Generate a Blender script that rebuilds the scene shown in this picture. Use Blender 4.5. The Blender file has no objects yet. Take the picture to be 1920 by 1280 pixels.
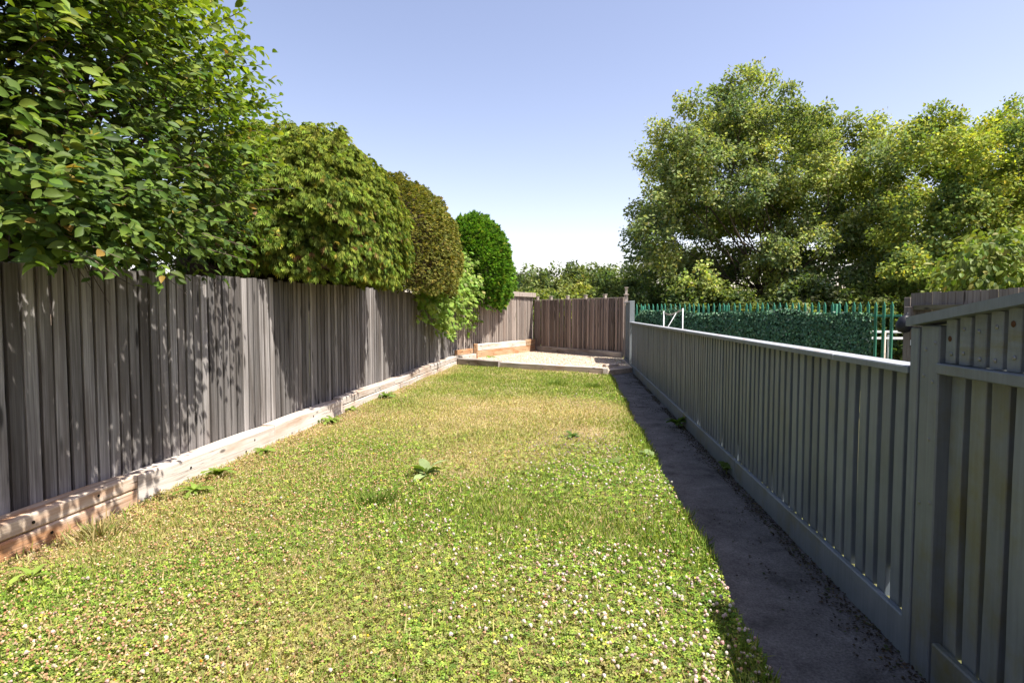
import bpy, math
import numpy as np
from mathutils import Vector, Matrix

# ------------------------------------------------------------------ camera, sky, sun, exposure
sc = bpy.context.scene
COL = sc.collection
FPX, CAM_H = 1070.0, 1.5                    # focal length in pixels of a 1920 px wide picture
YAW = math.atan(125 / FPX)
PITCH = math.atan(53 / FPX * math.cos(YAW))
cam = bpy.data.cameras.new('camera')
cam.sensor_width = 36.0
cam.lens = 36.0 * FPX / 1920
cam.clip_start, cam.clip_end = 0.05, 2000
camo = bpy.data.objects.new('camera', cam)
COL.objects.link(camo)
camo.location = (0, 0, CAM_H)
camo.rotation_euler = (math.pi / 2 - PITCH, 0, YAW)
sc.camera = camo

SUN = Vector((1.0, -0.38, 1.93)).normalized()      # towards the sun
SUN_EL = math.asin(SUN.z)
SUN_ROT = math.atan2(SUN.x, SUN.y)
world = bpy.data.worlds.new('World')
sc.world = world
world.use_nodes = True
wn = world.node_tree
wn.nodes.clear()
wo = wn.nodes.new('ShaderNodeOutputWorld')
wb = wn.nodes.new('ShaderNodeBackground')
sky = wn.nodes.new('ShaderNodeTexSky')
sky.sky_type = 'NISHITA'
sky.sun_disc = False
sky.sun_elevation = SUN_EL
sky.sun_rotation = SUN_ROT
sky.air_density = 1.0
sky.dust_density = 1.0
sky.ozone_density = 2.0
wb.inputs['Strength'].default_value = 0.113
wt = wn.nodes.new('ShaderNodeVectorMath')            # the camera's white balance: a slightly violet sky, even all round
wt.operation = 'MULTIPLY'
wt.inputs[1].default_value = (1.32, 1.03, .95)
wn.links.new(sky.outputs[0], wt.inputs[0])
wn.links.new(wt.outputs[0], wb.inputs[0])
wn.links.new(wb.outputs[0], wo.inputs[0])
sl = bpy.data.lights.new('sun', 'SUN')
sl.energy = 5.0
sl.angle = math.radians(0.53)
sl.color = (1.0, 0.95, 0.87)
slo = bpy.data.objects.new('sun', sl)
COL.objects.link(slo)
slo.location = (6, -4, 14)
slo.rotation_euler = SUN.to_track_quat('Z', 'Y').to_euler()
vs = sc.view_settings
vs.view_transform = 'Standard'
vs.look = 'None'
vs.exposure = 1.2
vs.gamma = 1.0
vs.use_curve_mapping = False
try:
    sc.cycles.max_bounces = 8
    sc.cycles.transparent_max_bounces = 8
except Exception:
    pass

# pixels of the photograph -> points on known planes
_F = np.array([-math.sin(YAW) * math.cos(PITCH), math.cos(YAW) * math.cos(PITCH), -math.sin(PITCH)])
_R = np.array([math.cos(YAW), math.sin(YAW), 0.0])
_U = np.cross(_R, _F)
def ray(x, y): return _F * FPX + _R * (x - 960) + _U * (640 - y)
def at_y(x, y, Y):
    d = ray(x, y); return np.array([0, 0, CAM_H]) + d * (Y / d[1])
def at_x(x, y, X):
    d = ray(x, y); return np.array([0, 0, CAM_H]) + d * (X / d[0])
def at_z(x, y, z=0.0):
    d = ray(x, y); return np.array([0, 0, CAM_H]) + d * ((z - CAM_H) / d[2])

# ------------------------------------------------------------------ helpers
rng = np.random.default_rng(7)

def np_mesh(name, V, F, mat=None, col=None, smooth=False):
    """V (n,3), F (m,k) same-size faces; col (n,3) per vertex"""
    V = np.asarray(V, np.float32); F = np.asarray(F, np.int32)
    me = bpy.data.meshes.new(name)
    n, m, k = len(V), len(F), F.shape[1]
    me.vertices.add(n); me.vertices.foreach_set('co', V.ravel())
    me.loops.add(m * k); me.loops.foreach_set('vertex_index', F.ravel())
    me.polygons.add(m)
    me.polygons.foreach_set('loop_start', np.arange(0, m * k, k, dtype=np.int32))
    me.polygons.foreach_set('loop_total', np.full(m, k, np.int32))
    me.polygons.foreach_set('use_smooth', np.full(m, smooth, bool))
    if col is not None:
        a = me.color_attributes.new('col', 'FLOAT_COLOR', 'POINT')
        c4 = np.ones((n, 4), np.float32); c4[:, :3] = col
        a.data.foreach_set('color', c4.ravel())
    me.update(calc_edges=True)
    if mat: me.materials.append(mat)
    return me

def poly_mesh(name, V, F, mat=None, smooth=False):
    me = bpy.data.meshes.new(name)
    me.from_pydata([tuple(map(float, v)) for v in V], [], [tuple(map(int, f)) for f in F])
    me.validate(); me.update()
    if smooth:
        for p in me.polygons: p.use_smooth = True
    if mat: me.materials.append(mat)
    return me

def obj(name, me, parent=None, loc=None, rot=None, scale=None):
    o = bpy.data.objects.new(name, me)
    COL.objects.link(o)
    if parent is not None: o.parent = parent
    if loc is not None: o.location = [float(v) for v in loc]
    if rot is not None: o.rotation_euler = rot
    if scale is not None: o.scale = scale
    return o

def tag(o, label=None, cat=None, group=None, kind=None):
    if label: o['label'] = label
    if cat: o['category'] = cat
    if group: o['group'] = group
    if kind: o['kind'] = kind
    return o

def thing(name, label, cat, loc=(0, 0, 0), group=None):
    o = obj(name, None, loc=loc)
    o.empty_display_size = 0.2
    return tag(o, label, cat, group)

class MB:
    """collects boxes / tubes / prisms into one mesh"""
    def __init__(s): s.V, s.F = [], []
    def add(s, V, F):
        b = len(s.V); s.V += [tuple(v) for v in V]; s.F += [tuple(i + b for i in f) for f in F]; return s
    def box(s, lo, hi, bev=0.0):
        x0, y0, z0 = lo; x1, y1, z1 = hi
        if bev <= 0:
            V = [(x, y, z) for z in (z0, z1) for y in (y0, y1) for x in (x0, x1)]
            F = [(0, 2, 3, 1), (4, 5, 7, 6), (0, 1, 5, 4), (2, 6, 7, 3), (0, 4, 6, 2), (1, 3, 7, 5)]
            return s.add(V, F)
        b = bev; V = []; lay = [(z0, b), (z0 + b, 0), (z1 - b, 0), (z1, b)]
        for z, i in lay:
            V += [(x0 + i + b * (i == 0), y0 + i, z), (x1 - i - b * (i == 0), y0 + i, z), (x1 - i, y0 + i + b * (i == 0), z), (x1 - i, y1 - i - b * (i == 0), z),
                  (x1 - i - b * (i == 0), y1 - i, z), (x0 + i + b * (i == 0), y1 - i, z), (x0 + i, y1 - i - b * (i == 0), z), (x0 + i, y0 + i + b * (i == 0), z)]
        F = [tuple(range(7, -1, -1)), tuple(range(24, 32))]
        for l in range(3):
            for k in range(8):
                a = l * 8 + k; c = l * 8 + (k + 1) % 8
                F.append((a, c, c + 8, a + 8))
        return s.add(V, F)
    def tube(s, pts, rad, n=6, cap=True):
        pts = [np.asarray(p, float) for p in pts]
        if np.isscalar(rad): rad = [rad] * len(pts)
        V = []
        for i, p in enumerate(pts):
            t = pts[min(i + 1, len(pts) - 1)] - pts[max(i - 1, 0)]
            t = t / (np.linalg.norm(t) + 1e-9)
            a = np.array([0, 0, 1.0]) if abs(t[2]) < .9 else np.array([1.0, 0, 0])
            u = np.cross(t, a); u /= np.linalg.norm(u); w = np.cross(t, u)
            for k in range(n):
                an = 2 * math.pi * k / n
                V.append(p + rad[i] * (math.cos(an) * u + math.sin(an) * w))
        F = []
        for i in range(len(pts) - 1):
            for k in range(n):
                a = i * n + k; b = i * n + (k + 1) % n
                F.append((a, b, b + n, a + n))
        if cap:
            F.append(tuple(range(n - 1, -1, -1))); F.append(tuple(range((len(pts) - 1) * n, len(pts) * n)))
        return s.add(V, F)
    def lathe(s, prof, n=16, c=(0, 0, 0)):
        V = []; F = []
        for r, z in prof:
            for k in range(n):
                an = 2 * math.pi * k / n
                V.append((c[0] + r * math.cos(an), c[1] + r * math.sin(an), c[2] + z))
        for i in range(len(prof) - 1):
            for k in range(n):
                a = i * n + k; b = i * n + (k + 1) % n
                F.append((a, b, b + n, a + n))
        F.append(tuple(range(n - 1, -1, -1))); F.append(tuple(range((len(prof) - 1) * n, len(prof) * n)))
        return s.add(V, F)
    def mesh(s, name, mat, smooth=False): return poly_mesh(name, s.V, s.F, mat, smooth)

# ------------------------------------------------------------------ materials
def nodes(name):
    m = bpy.data.materials.new(name); m.use_nodes = True
    nt = m.node_tree; nt.nodes.clear()
    out = nt.nodes.new('ShaderNodeOutputMaterial')
    return m, nt, out
def N(nt, t, **kw):
    n = nt.nodes.new(t)
    for k, v in kw.items():
        if k in n.inputs.keys(): n.inputs[k].default_value = v
        else: setattr(n, k, v)
    return n
def ramp(nt, stops):
    r = nt.nodes.new('ShaderNodeValToRGB')
    el = r.color_ramp.elements
    while len(el) < len(stops): el.new(0.5)
    for e, (p, c) in zip(el, stops):
        e.position = p; e.color = (*c, 1) if len(c) == 3 else c
    return r
def mixc(nt, fac, a, b, mode='MIX'):
    m = nt.nodes.new('ShaderNodeMix'); m.data_type = 'RGBA'; m.blend_type = mode
    for sock, v in ((m.inputs[0], fac), (m.inputs[6], a), (m.inputs[7], b)):
        if hasattr(v, 'links') or hasattr(v, 'is_linked'): nt.links.new(v, sock)
        elif isinstance(v, (int, float)): sock.default_value = v
        else: sock.default_value = (*v, 1)
    return m.outputs[2]
def g(v): return (v, v, v)

def wood(name, dark, mid, light, axis='Z', grain=1.0, rough=.85, tone=.35, stain=None, stain_amt=.5, knots=True, bump=.35, moss=None, crack=0.0):
    m, nt, out = nodes(name); L = nt.links.new
    tc = N(nt, 'ShaderNodeTexCoord'); oi = N(nt, 'ShaderNodeObjectInfo')
    mul = N(nt, 'ShaderNodeVectorMath', operation='MULTIPLY_ADD')
    comb = N(nt, 'ShaderNodeCombineXYZ')
    for i in range(3): L(oi.outputs['Random'], comb.inputs[i])
    L(comb.outputs[0], mul.inputs[0]); mul.inputs[1].default_value = (37, 53, 71); L(tc.outputs['Object'], mul.inputs[2])
    s = [42 * grain, 42 * grain, 42 * grain]; s['XYZ'.index(axis)] = 1.6 * grain
    mp = N(nt, 'ShaderNodeMapping'); mp.inputs['Scale'].default_value = s
    L(mul.outputs[0], mp.inputs[0])
    n1 = N(nt, 'ShaderNodeTexNoise', Scale=1.0, Detail=6, Roughness=.65, Distortion=.6); L(mp.outputs[0], n1.inputs['Vector'])
    r1 = ramp(nt, [(.28, dark), (.5, mid), (.74, light)]); L(n1.outputs['Fac'], r1.inputs[0])
    c = r1.outputs[0]
    s2 = [5, 5, 5]; s2['XYZ'.index(axis)] = 1.3
    mp2 = N(nt, 'ShaderNodeMapping'); mp2.inputs['Scale'].default_value = s2; L(mul.outputs[0], mp2.inputs[0])
    n2 = N(nt, 'ShaderNodeTexNoise', Scale=1.0, Detail=4, Roughness=.6); L(mp2.outputs[0], n2.inputs['Vector'])
    if stain is not None:
        r2 = ramp(nt, [(.47, g(0)), (.66, g(stain_amt))]); L(n2.outputs['Fac'], r2.inputs[0])
        c = mixc(nt, r2.outputs[0], c, stain)
    if moss is not None:
        n3 = N(nt, 'ShaderNodeTexNoise', Scale=3.1, Detail=5, Roughness=.7); L(mul.outputs[0], n3.inputs['Vector'])
        r3 = ramp(nt, [(.52, g(0)), (.7, g(.7))]); L(n3.outputs['Fac'], r3.inputs[0])
        c = mixc(nt, r3.outputs[0], c, moss)
    if knots:
        s3 = [9, 9, 9]; s3['XYZ'.index(axis)] = 3.2
        mp3 = N(nt, 'ShaderNodeMapping'); mp3.inputs['Scale'].default_value = s3; L(mul.outputs[0], mp3.inputs[0])
        vo = N(nt, 'ShaderNodeTexVoronoi', Scale=.8); L(mp3.outputs[0], vo.inputs['Vector'])
        r4 = ramp(nt, [(.085, g(.9)), (.16, g(0))]); L(vo.outputs['Distance'], r4.inputs[0])
        c = mixc(nt, r4.outputs[0], c, tuple(v * .35 for v in dark))
    if crack:
        s4 = [30, 30, 30]; s4['XYZ'.index(axis)] = .9
        mp4 = N(nt, 'ShaderNodeMapping'); mp4.inputs['Scale'].default_value = s4; L(mul.outputs[0], mp4.inputs[0])
        n5 = N(nt, 'ShaderNodeTexNoise', Scale=.8, Detail=3, Roughness=.5, Distortion=.3); L(mp4.outputs[0], n5.inputs['Vector'])
        r5 = ramp(nt, [(.485, g(0)), (.5, g(crack)), (.515, g(0))]); L(n5.outputs['Fac'], r5.inputs[0])
        n6 = N(nt, 'ShaderNodeTexNoise', Scale=2.2, Detail=2); L(mul.outputs[0], n6.inputs['Vector'])
        r6 = ramp(nt, [(.46, g(0)), (.56, g(1))]); L(n6.outputs['Fac'], r6.inputs[0])
        c = mixc(nt, mixc(nt, 1.0, r5.outputs[0], r6.outputs[0], 'MULTIPLY'), c, tuple(v * .4 for v in dark))
    mr = N(nt, 'ShaderNodeMapRange'); mr.inputs['To Min'].default_value = 1 - tone; mr.inputs['To Max'].default_value = 1 + tone
    L(oi.outputs['Random'], mr.inputs['Value'])
    c = mixc(nt, 1.0, c, mr.outputs[0], 'MULTIPLY')
    b = N(nt, 'ShaderNodeBsdfPrincipled', Roughness=rough); b.inputs['Specular IOR Level'].default_value = .2
    L(c, b.inputs['Base Color'])
    bp = N(nt, 'ShaderNodeBump', Strength=bump, Distance=.004); L(n1.outputs['Fac'], bp.inputs['Height']); L(bp.outputs[0], b.inputs['Normal'])
    L(b.outputs[0], out.inputs[0])
    return m

def paint(name, c1, c2, rough=.55, moss=.0, peel=None, peel_lo=.58, axis='Z'):
    m, nt, out = nodes(name); L = nt.links.new
    tc = N(nt, 'ShaderNodeTexCoord'); oi = N(nt, 'ShaderNodeObjectInfo')
    comb = N(nt, 'ShaderNodeCombineXYZ')
    for i in range(3): L(oi.outputs['Random'], comb.inputs[i])
    mul = N(nt, 'ShaderNodeVectorMath', operation='MULTIPLY_ADD')
    L(comb.outputs[0], mul.inputs[0]); mul.inputs[1].default_value = (17, 29, 41); L(tc.outputs['Object'], mul.inputs[2])
    s = [60, 60, 60]; s['XYZ'.index(axis)] = 2.5
    mp = N(nt, 'ShaderNodeMapping'); mp.inputs['Scale'].default_value = s; L(mul.outputs[0], mp.inputs[0])
    n1 = N(nt, 'ShaderNodeTexNoise', Scale=1.0, Detail=5, Roughness=.65); L(mp.outputs[0], n1.inputs['Vector'])
    n2 = N(nt, 'ShaderNodeTexNoise', Scale=4.0, Detail=5, Roughness=.65); L(mul.outputs[0], n2.inputs['Vector'])
    ad = N(nt, 'ShaderNodeMath', operation='ADD'); L(n1.outputs['Fac'], ad.inputs[0]); L(n2.outputs['Fac'], ad.inputs[1])
    hv = N(nt, 'ShaderNodeMath', operation='MULTIPLY'); L(ad.outputs[0], hv.inputs[0]); hv.inputs[1].default_value = .5
    r1 = ramp(nt, [(.32, c1), (.66, c2)]); L(hv.outputs[0], r1.inputs[0])
    c = r1.outputs[0]
    if moss:
        n3 = N(nt, 'ShaderNodeTexNoise', Scale=2.3, Detail=6, Roughness=.7); L(mul.outputs[0], n3.inputs['Vector'])
        r3 = ramp(nt, [(.5, g(0)), (.72, g(moss))]); L(n3.outputs['Fac'], r3.inputs[0])
        c = mixc(nt, r3.outputs[0], c, (.13, .125, .045))
    if peel:
        n4 = N(nt, 'ShaderNodeTexNoise', Scale=9, Detail=7, Roughness=.7); L(mul.outputs[0], n4.inputs['Vector'])
        r4 = ramp(nt, [(peel_lo, g(0)), (peel_lo + .04, g(1))]); L(n4.outputs['Fac'], r4.inputs[0])
        c = mixc(nt, r4.outputs[0], c, peel)
    mr = N(nt, 'ShaderNodeMapRange'); mr.inputs['To Min'].default_value = .86; mr.inputs['To Max'].default_value = 1.12
    L(oi.outputs['Random'], mr.inputs['Value'])
    c = mixc(nt, 1.0, c, mr.outputs[0], 'MULTIPLY')
    b = N(nt, 'ShaderNodeBsdfPrincipled', Roughness=rough); b.inputs['Specular IOR Level'].default_value = .35
    L(c, b.inputs['Base Color'])
    bp = N(nt, 'ShaderNodeBump', Strength=.3, Distance=.003); L(n1.outputs['Fac'], bp.inputs['Height']); L(bp.outputs[0], b.inputs['Normal'])
    L(b.outputs[0], out.inputs[0])
    return m

def foliage(name, trans=.3, rough=.5, spec=.3, tint=(1.25, 1.3, .5)):
    m, nt, out = nodes(name); L = nt.links.new
    a = N(nt, 'ShaderNodeAttribute', attribute_name='col')
    b = N(nt, 'ShaderNodeBsdfPrincipled', Roughness=rough); b.inputs['Specular IOR Level'].default_value = spec
    L(a.outputs['Color'], b.inputs['Base Color'])
    t = N(nt, 'ShaderNodeBsdfTranslucent')
    L(mixc(nt, 1.0, a.outputs['Color'], tint, 'MULTIPLY'), t.inputs['Color'])
    mx = N(nt, 'ShaderNodeMixShader', Fac=trans)
    L(b.outputs[0], mx.inputs[1]); L(t.outputs[0], mx.inputs[2]); L(mx.outputs[0], out.inputs[0])
    return m

def plain(name, c, rough=.6, metallic=0.0, var=.15, scale=8.0, spec=.3, bump=0.0):
    m, nt, out = nodes(name); L = nt.links.new
    tc = N(nt, 'ShaderNodeTexCoord')
    n = N(nt, 'ShaderNodeTexNoise', Scale=scale, Detail=5, Roughness=.65); L(tc.outputs['Object'], n.inputs['Vector'])
    r = ramp(nt, [(.3, tuple(v * (1 - var) for v in c)), (.7, tuple(min(1, v * (1 + var)) for v in c))]); L(n.outputs['Fac'], r.inputs[0])
    b = N(nt, 'ShaderNodeBsdfPrincipled', Roughness=rough, Metallic=metallic); b.inputs['Specular IOR Level'].default_value = spec
    L(r.outputs[0], b.inputs['Base Color'])
    if bump:
        bp = N(nt, 'ShaderNodeBump', Strength=bump, Distance=.01); L(n.outputs['Fac'], bp.inputs['Height']); L(bp.outputs[0], b.inputs['Normal'])
    L(b.outputs[0], out.inputs[0])
    return m

def ground_mat(name, cols, scale=1.5, fine=60.0, bump=.6, rough=.95):
    m, nt, out = nodes(name); L = nt.links.new
    tc = N(nt, 'ShaderNodeTexCoord')
    n = N(nt, 'ShaderNodeTexNoise', Scale=scale, Detail=6, Roughness=.65); L(tc.outputs['Object'], n.inputs['Vector'])
    r = ramp(nt, cols); L(n.outputs['Fac'], r.inputs[0])
    f = N(nt, 'ShaderNodeTexNoise', Scale=fine, Detail=4, Roughness=.7); L(tc.outputs['Object'], f.inputs['Vector'])
    rf = ramp(nt, [(.3, g(.55)), (.7, g(1.35))]); L(f.outputs['Fac'], rf.inputs[0])
    c = mixc(nt, 1.0, r.outputs[0], rf.outputs[0], 'MULTIPLY')
    b = N(nt, 'ShaderNodeBsdfPrincipled', Roughness=rough); b.inputs['Specular IOR Level'].default_value = .1
    L(c, b.inputs['Base Color'])
    bp = N(nt, 'ShaderNodeBump', Strength=bump, Distance=.02); L(f.outputs['Fac'], bp.inputs['Height']); L(bp.outputs[0], b.inputs['Normal'])
    L(b.outputs[0], out.inputs[0])
    return m

M = {}
M['fence'] = wood('weathered_fence_wood', (.075, .068, .064), (.19, .176, .168), (.36, .338, .324), tone=.42, stain=(.095, .078, .066), stain_amt=.7, crack=.6)
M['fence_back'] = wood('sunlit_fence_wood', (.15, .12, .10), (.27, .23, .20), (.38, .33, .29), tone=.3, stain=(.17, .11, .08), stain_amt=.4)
M['fence_far'] = wood('brown_fence_wood', (.09, .066, .056), (.17, .13, .112), (.27, .22, .195), tone=.5, stain=(.22, .19, .18), stain_amt=.5)
M['sleeper'] = wood('bleached_sleeper_wood', (.32, .27, .225), (.49, .44, .39), (.63, .585, .535), axis='X', grain=.8, tone=.12, stain=(.34, .22, .14), stain_amt=.65, bump=.6, crack=.9)
M['sleeper_split'] = wood('split_sleeper_wood', (.34, .24, .16), (.50, .40, .31), (.64, .56, .48), axis='X', grain=.7, tone=.06, stain=(.42, .20, .085), stain_amt=.9, bump=.7, crack=1.0)
M['sleeper_new'] = wood('orange_sleeper_wood', (.30, .17, .085), (.44, .29, .17), (.55, .43, .31), axis='X', grain=.8, tone=.2, stain=(.33, .13, .045), stain_amt=.8, bump=.6, crack=.9)
M['sleeper_grey'] = wood('grey_sleeper_wood', (.16, .13, .115), (.28, .25, .23), (.4, .37, .34), axis='X', grain=.8, tone=.15, stain=(.12, .075, .05), stain_amt=.7, bump=.6, crack=.9)
M['old_fence'] = wood('old_brown_fence_wood', (.11, .09, .075), (.2, .17, .145), (.29, .25, .22), tone=.25)
M['post'] = wood('grey_post_wood', (.2, .16, .13), (.33, .28, .24), (.46, .41, .36), tone=.2)
M['paint'] = paint('grey_green_fence_paint', (.112, .14, .163), (.178, .21, .236), moss=.25)
M['paint_moss'] = paint('mossy_grey_fence_paint', (.108, .132, .148), (.175, .205, .222), moss=.85)
M['paint_cap'] = paint('sunlit_peeling_cap_paint', (.27, .29, .32), (.38, .405, .435), rough=.45, peel=(.30, .21, .15), peel_lo=.56, axis='Y')  # paler base stands in for sun glare on the cap; peeling is wear
M['paint_lit'] = paint('sunlit_grey_paint', (.2, .225, .235), (.27, .3, .31))  # lighter copy of the fence paint: sunlight on the end post as colour
M['hole'] = plain('bolt_hole_dark', (.012, .01, .009))
M['screw'] = plain('galvanised_screw', (.2, .21, .22), .45, .7)
M['rust'] = plain('rusty_screw', (.085, .042, .022), .8, .2, var=.4, scale=60)
M['bark'] = plain('bark', (.10, .075, .055), .9, var=.45, scale=14, bump=.6)
M['bark_grey'] = plain('grey_bark', (.17, .15, .12), .9, var=.4, scale=10, bump=.6)
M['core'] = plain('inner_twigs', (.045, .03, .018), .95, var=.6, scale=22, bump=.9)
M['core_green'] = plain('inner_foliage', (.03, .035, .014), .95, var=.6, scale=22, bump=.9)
M['leaf'] = foliage('glossy_leaf', .36, .5, .16)
M['leaf_soft'] = foliage('soft_leaf', .40, .65, .08)
M['conifer'] = foliage('conifer_spray', .26, .65, .08)
M['grass'] = foliage('grass_blade', .3, .65, .06, (1.2, 1.25, .5))
M['flower'] = foliage('flower_head', .2, .8, .1, (1, 1, 1))
M['palisade'] = plain('green_powder_coat', (.045, .22, .14), .4, .0, var=.12, spec=.5)
M['white'] = plain('white_paint', (.72, .73, .74), .5, var=.06)
M['black'] = plain('black_nylon', (.012, .013, .02), .5, var=.3, spec=.4)
M['strap'] = plain('pale_webbing', (.55, .46, .36), .8, var=.2, scale=40)
M['cable'] = plain('cable', (.25, .27, .3), .6)

# ------------------------------------------------------------------ the setting
def fbm(x, y, seed=0, oct=4, f0=1.0):
    """smooth pseudo noise, about -1..1"""
    r = np.random.default_rng(seed); o = np.zeros_like(x); a = 1.0; f = f0; tot = 0
    for _ in range(oct):
        for _ in range(3):
            th = r.uniform(0, 6.28); ph = r.uniform(0, 6.28)
            o += a * np.sin((x * math.cos(th) + y * math.sin(th)) * f * 2 + ph + 1.3 * np.sin((x * math.sin(th) - y * math.cos(th)) * f * 1.3 + ph * 2)) / 3
        tot += a; a *= .55; f *= 2.07
    return o / tot * 1.6

m_ground = ground_mat('rough_grass_ground', [(.3, (.055, .07, .025)), (.5, (.10, .105, .04)), (.7, (.17, .145, .075))], .35, 30)
gr = obj('ground', poly_mesh('ground', [(-700, -300, -.07), (700, -300, -.07), (700, 1100, -.07), (-700, 1100, -.07)], [(0, 1, 2, 3)], m_ground))
tag(gr, kind='structure')

LAWN_X0, LAWN_X1 = -3.52, .79
def edge_x(y): return LAWN_X1 + .018 * np.sin(y * 2.1) + .012 * np.sin(y * 5.3 + 1)
def lawn_z(x, y): return .012 * fbm(x, y, 3, 3, .8) + .012 - .055 * np.clip((-2.75 - x) / .6, 0, 1) * np.exp(-((y - 4.0) / 2.6) ** 2)
nx, ny = 40, 150
xs = np.linspace(0, 1, nx); ys = np.linspace(-1.2, 17.2, ny)
X, Y = np.meshgrid(xs, ys); X = LAWN_X0 + X * (edge_x(Y) - LAWN_X0)
Z = lawn_z(X, Y)
V = np.stack([X, Y, Z], -1).reshape(-1, 3)
I = np.arange(nx * ny).reshape(ny, nx)
F = np.stack([I[:-1, :-1], I[:-1, 1:], I[1:, 1:], I[1:, :-1]], -1).reshape(-1, 4)
sk = V[I[:, -1]].copy(); sk[:, 2] = -.06; sk[:, 0] += .01          # earth edge beside the path
b0 = len(V); V = np.vstack([V, sk]); J = np.arange(b0, b0 + ny)
F = np.vstack([F, np.stack([I[:-1, -1], J[:-1], J[1:], I[1:, -1]], -1)])
m_soil = ground_mat('dry_lawn_soil', [(.3, (.15, .12, .055)), (.5, (.25, .2, .1)), (.68, (.38, .29, .18))], 1.1, 70)
tag(obj('lawn', np_mesh('lawn', V, F, m_soil, smooth=True)), kind='structure')

# concrete path
m_path = ground_mat('dark_concrete', [(.3, (.06, .06, .056)), (.46, (.125, .122, .117)), (.58, (.15, .147, .14)), (.72, (.215, .21, .2))], 3.4, 85, .6, .9)
nx2, ny2 = 10, 120
xs = np.linspace(.76, 1.56, nx2); ys = np.linspace(-1.2, 15.2, ny2)
X, Y = np.meshgrid(xs, ys); Z = -.028 + .006 * fbm(X, Y, 11, 3, 1.0)
V = np.stack([X, Y, Z], -1).reshape(-1, 3); I = np.arange(nx2 * ny2).reshape(ny2, nx2)
F = np.stack([I[:-1, :-1], I[:-1, 1:], I[1:, 1:], I[1:, :-1]], -1).reshape(-1, 4)
path = tag(obj('path', np_mesh('path', V, F, m_path, smooth=True)), kind='structure')

# gravel bed
K0, K1, K2, K3 = (-3.5, 16.3), (-3.17, 17.6), (-1.60, 21.25), (1.36, 18.2)
m_gravel = ground_mat('pale_gravel', [(.3, (.42, .34, .24)), (.5, (.56, .47, .36)), (.7, (.66, .58, .47))], 9, 140, .9)
gp = [(-3.5, 16.25), (.72, 14.15), (1.38, 14.95), (1.38, 18.25), (-1.6, 21.3), (-3.25, 17.7)]
bed = tag(obj('gravel_bed', poly_mesh('gravel_bed', [(x, y, .1) for x, y in gp] + [(x, y, -.06) for x, y in gp],
          [tuple(range(6))] + [(i, i + 6, (i + 1) % 6 + 6, (i + 1) % 6) for i in range(6)], m_gravel)), kind='structure')

# ------------------------------------------------------------------ boarded fences
def board_mesh(name, w, t0, t1, h, mat, r, segs=3, bev=.003):
    """x 0..w along the fence, y 0..t forward (t0 thick at x=0, t1 at x=w), z up; a slightly bowed plank"""
    V = []; F = []
    prof = [(0, 0), (w, 0), (w, t1 - bev), (w - bev, t1), (bev, t0), (0, t0 - bev)]
    bow, tw = (r.normal(0, .0025), r.normal(0, .0015)) if r is not None else (0.0, 0.0)
    for i in range(segs + 1):
        u = i / segs
        for (x, y) in prof:
            V.append((x + bow * math.sin(u * math.pi), y + tw * (u - .5) * (1 if x > w / 2 else -1) + bow * .6 * math.sin(u * math.pi), u * h))
    n = len(prof)
    for i in range(segs):
        for k in range(n):
            a = i * n + k; b = i * n + (k + 1) % n
            F.append((a, b, b + n, a + n))
    F.append(tuple(range(n - 1, -1, -1))); F.append(tuple(range(segs * n, segs * n + n)))
    return poly_mesh(name, V, F, mat)

def board_run(root, p0, p1, pitch, w, t0, t1, z0f, z1f, mat, seed, off=0.0, jit=.004, drop=.008, name='board', nvar=5, skip=None, lean=.0025):
    """boards from p0 to p1, fronts to the left of the direction p0->p1"""
    r = np.random.default_rng(seed)
    p0 = np.array(p0, float); p1 = np.array(p1, float); d = p1 - p0; Ln = np.linalg.norm(d); d /= Ln
    nrm = np.array([-d[1], d[0]]); ang = math.atan2(d[1], d[0])
    vs_ = [board_mesh(name, w, t0, t1, 1.0, mat, r) for _ in range(nvar)]
    n = int(Ln / pitch)
    for i in range(n):
        if skip and skip(i): continue
        q = p0 + d * (i * pitch + r.normal(0, pitch * .02)) + nrm * (off + abs(r.normal(0, jit)))
        za = z0f(q) + r.normal(0, drop * .3); zb = z1f(q) + r.normal(0, drop)
        o = obj(name, vs_[r.integers(nvar)], root, (q[0], q[1], za), (0, r.normal(0, lean), ang + r.normal(0, .006)), (1 + r.normal(0, .025), 1, zb - za))

LFX = -3.70
lf_z0 = lambda q: .10
lf_z1 = lambda q: 1.845 + min(max(q[1] - 3.3, -4), 7) * .0155
left_fence = thing('board_fence', 'long weathered grey close-boarded fence under the overhanging clipped shrubs', 'fence', (LFX, 8, 0))
def under(root, o):                                  # keep children in world coordinates
    o.location = Vector(o.location) - root.location
left_kids = []
board_run(left_fence, (LFX, 17.0), (LFX, -1.0), .1135, .096, .019, .024, lf_z0, lf_z1, M['fence'], 21, jit=.004, drop=.010)
board_run(left_fence, (LFX - .021, 16.935), (LFX - .021, -1.0), .1135, .070, .018, .018, lf_z0, lambda q: lf_z1(q) - .012, M['fence'], 24, name='backing_board', jit=.001, drop=.008)
for zz in (.45, 1.0, 1.6):
    obj('rail', MB().box((LFX - .095, -1, zz), (LFX - .026, 17, zz + .085)).mesh('rail', M['fence']), left_fence)
for i, yy in enumerate(np.arange(-.8, 17, 2.4)):
    obj('post', MB().box((LFX - .195, yy, -.06), (LFX - .098, yy + .1, 1.8)).mesh('post', M['fence']), left_fence)

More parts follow.
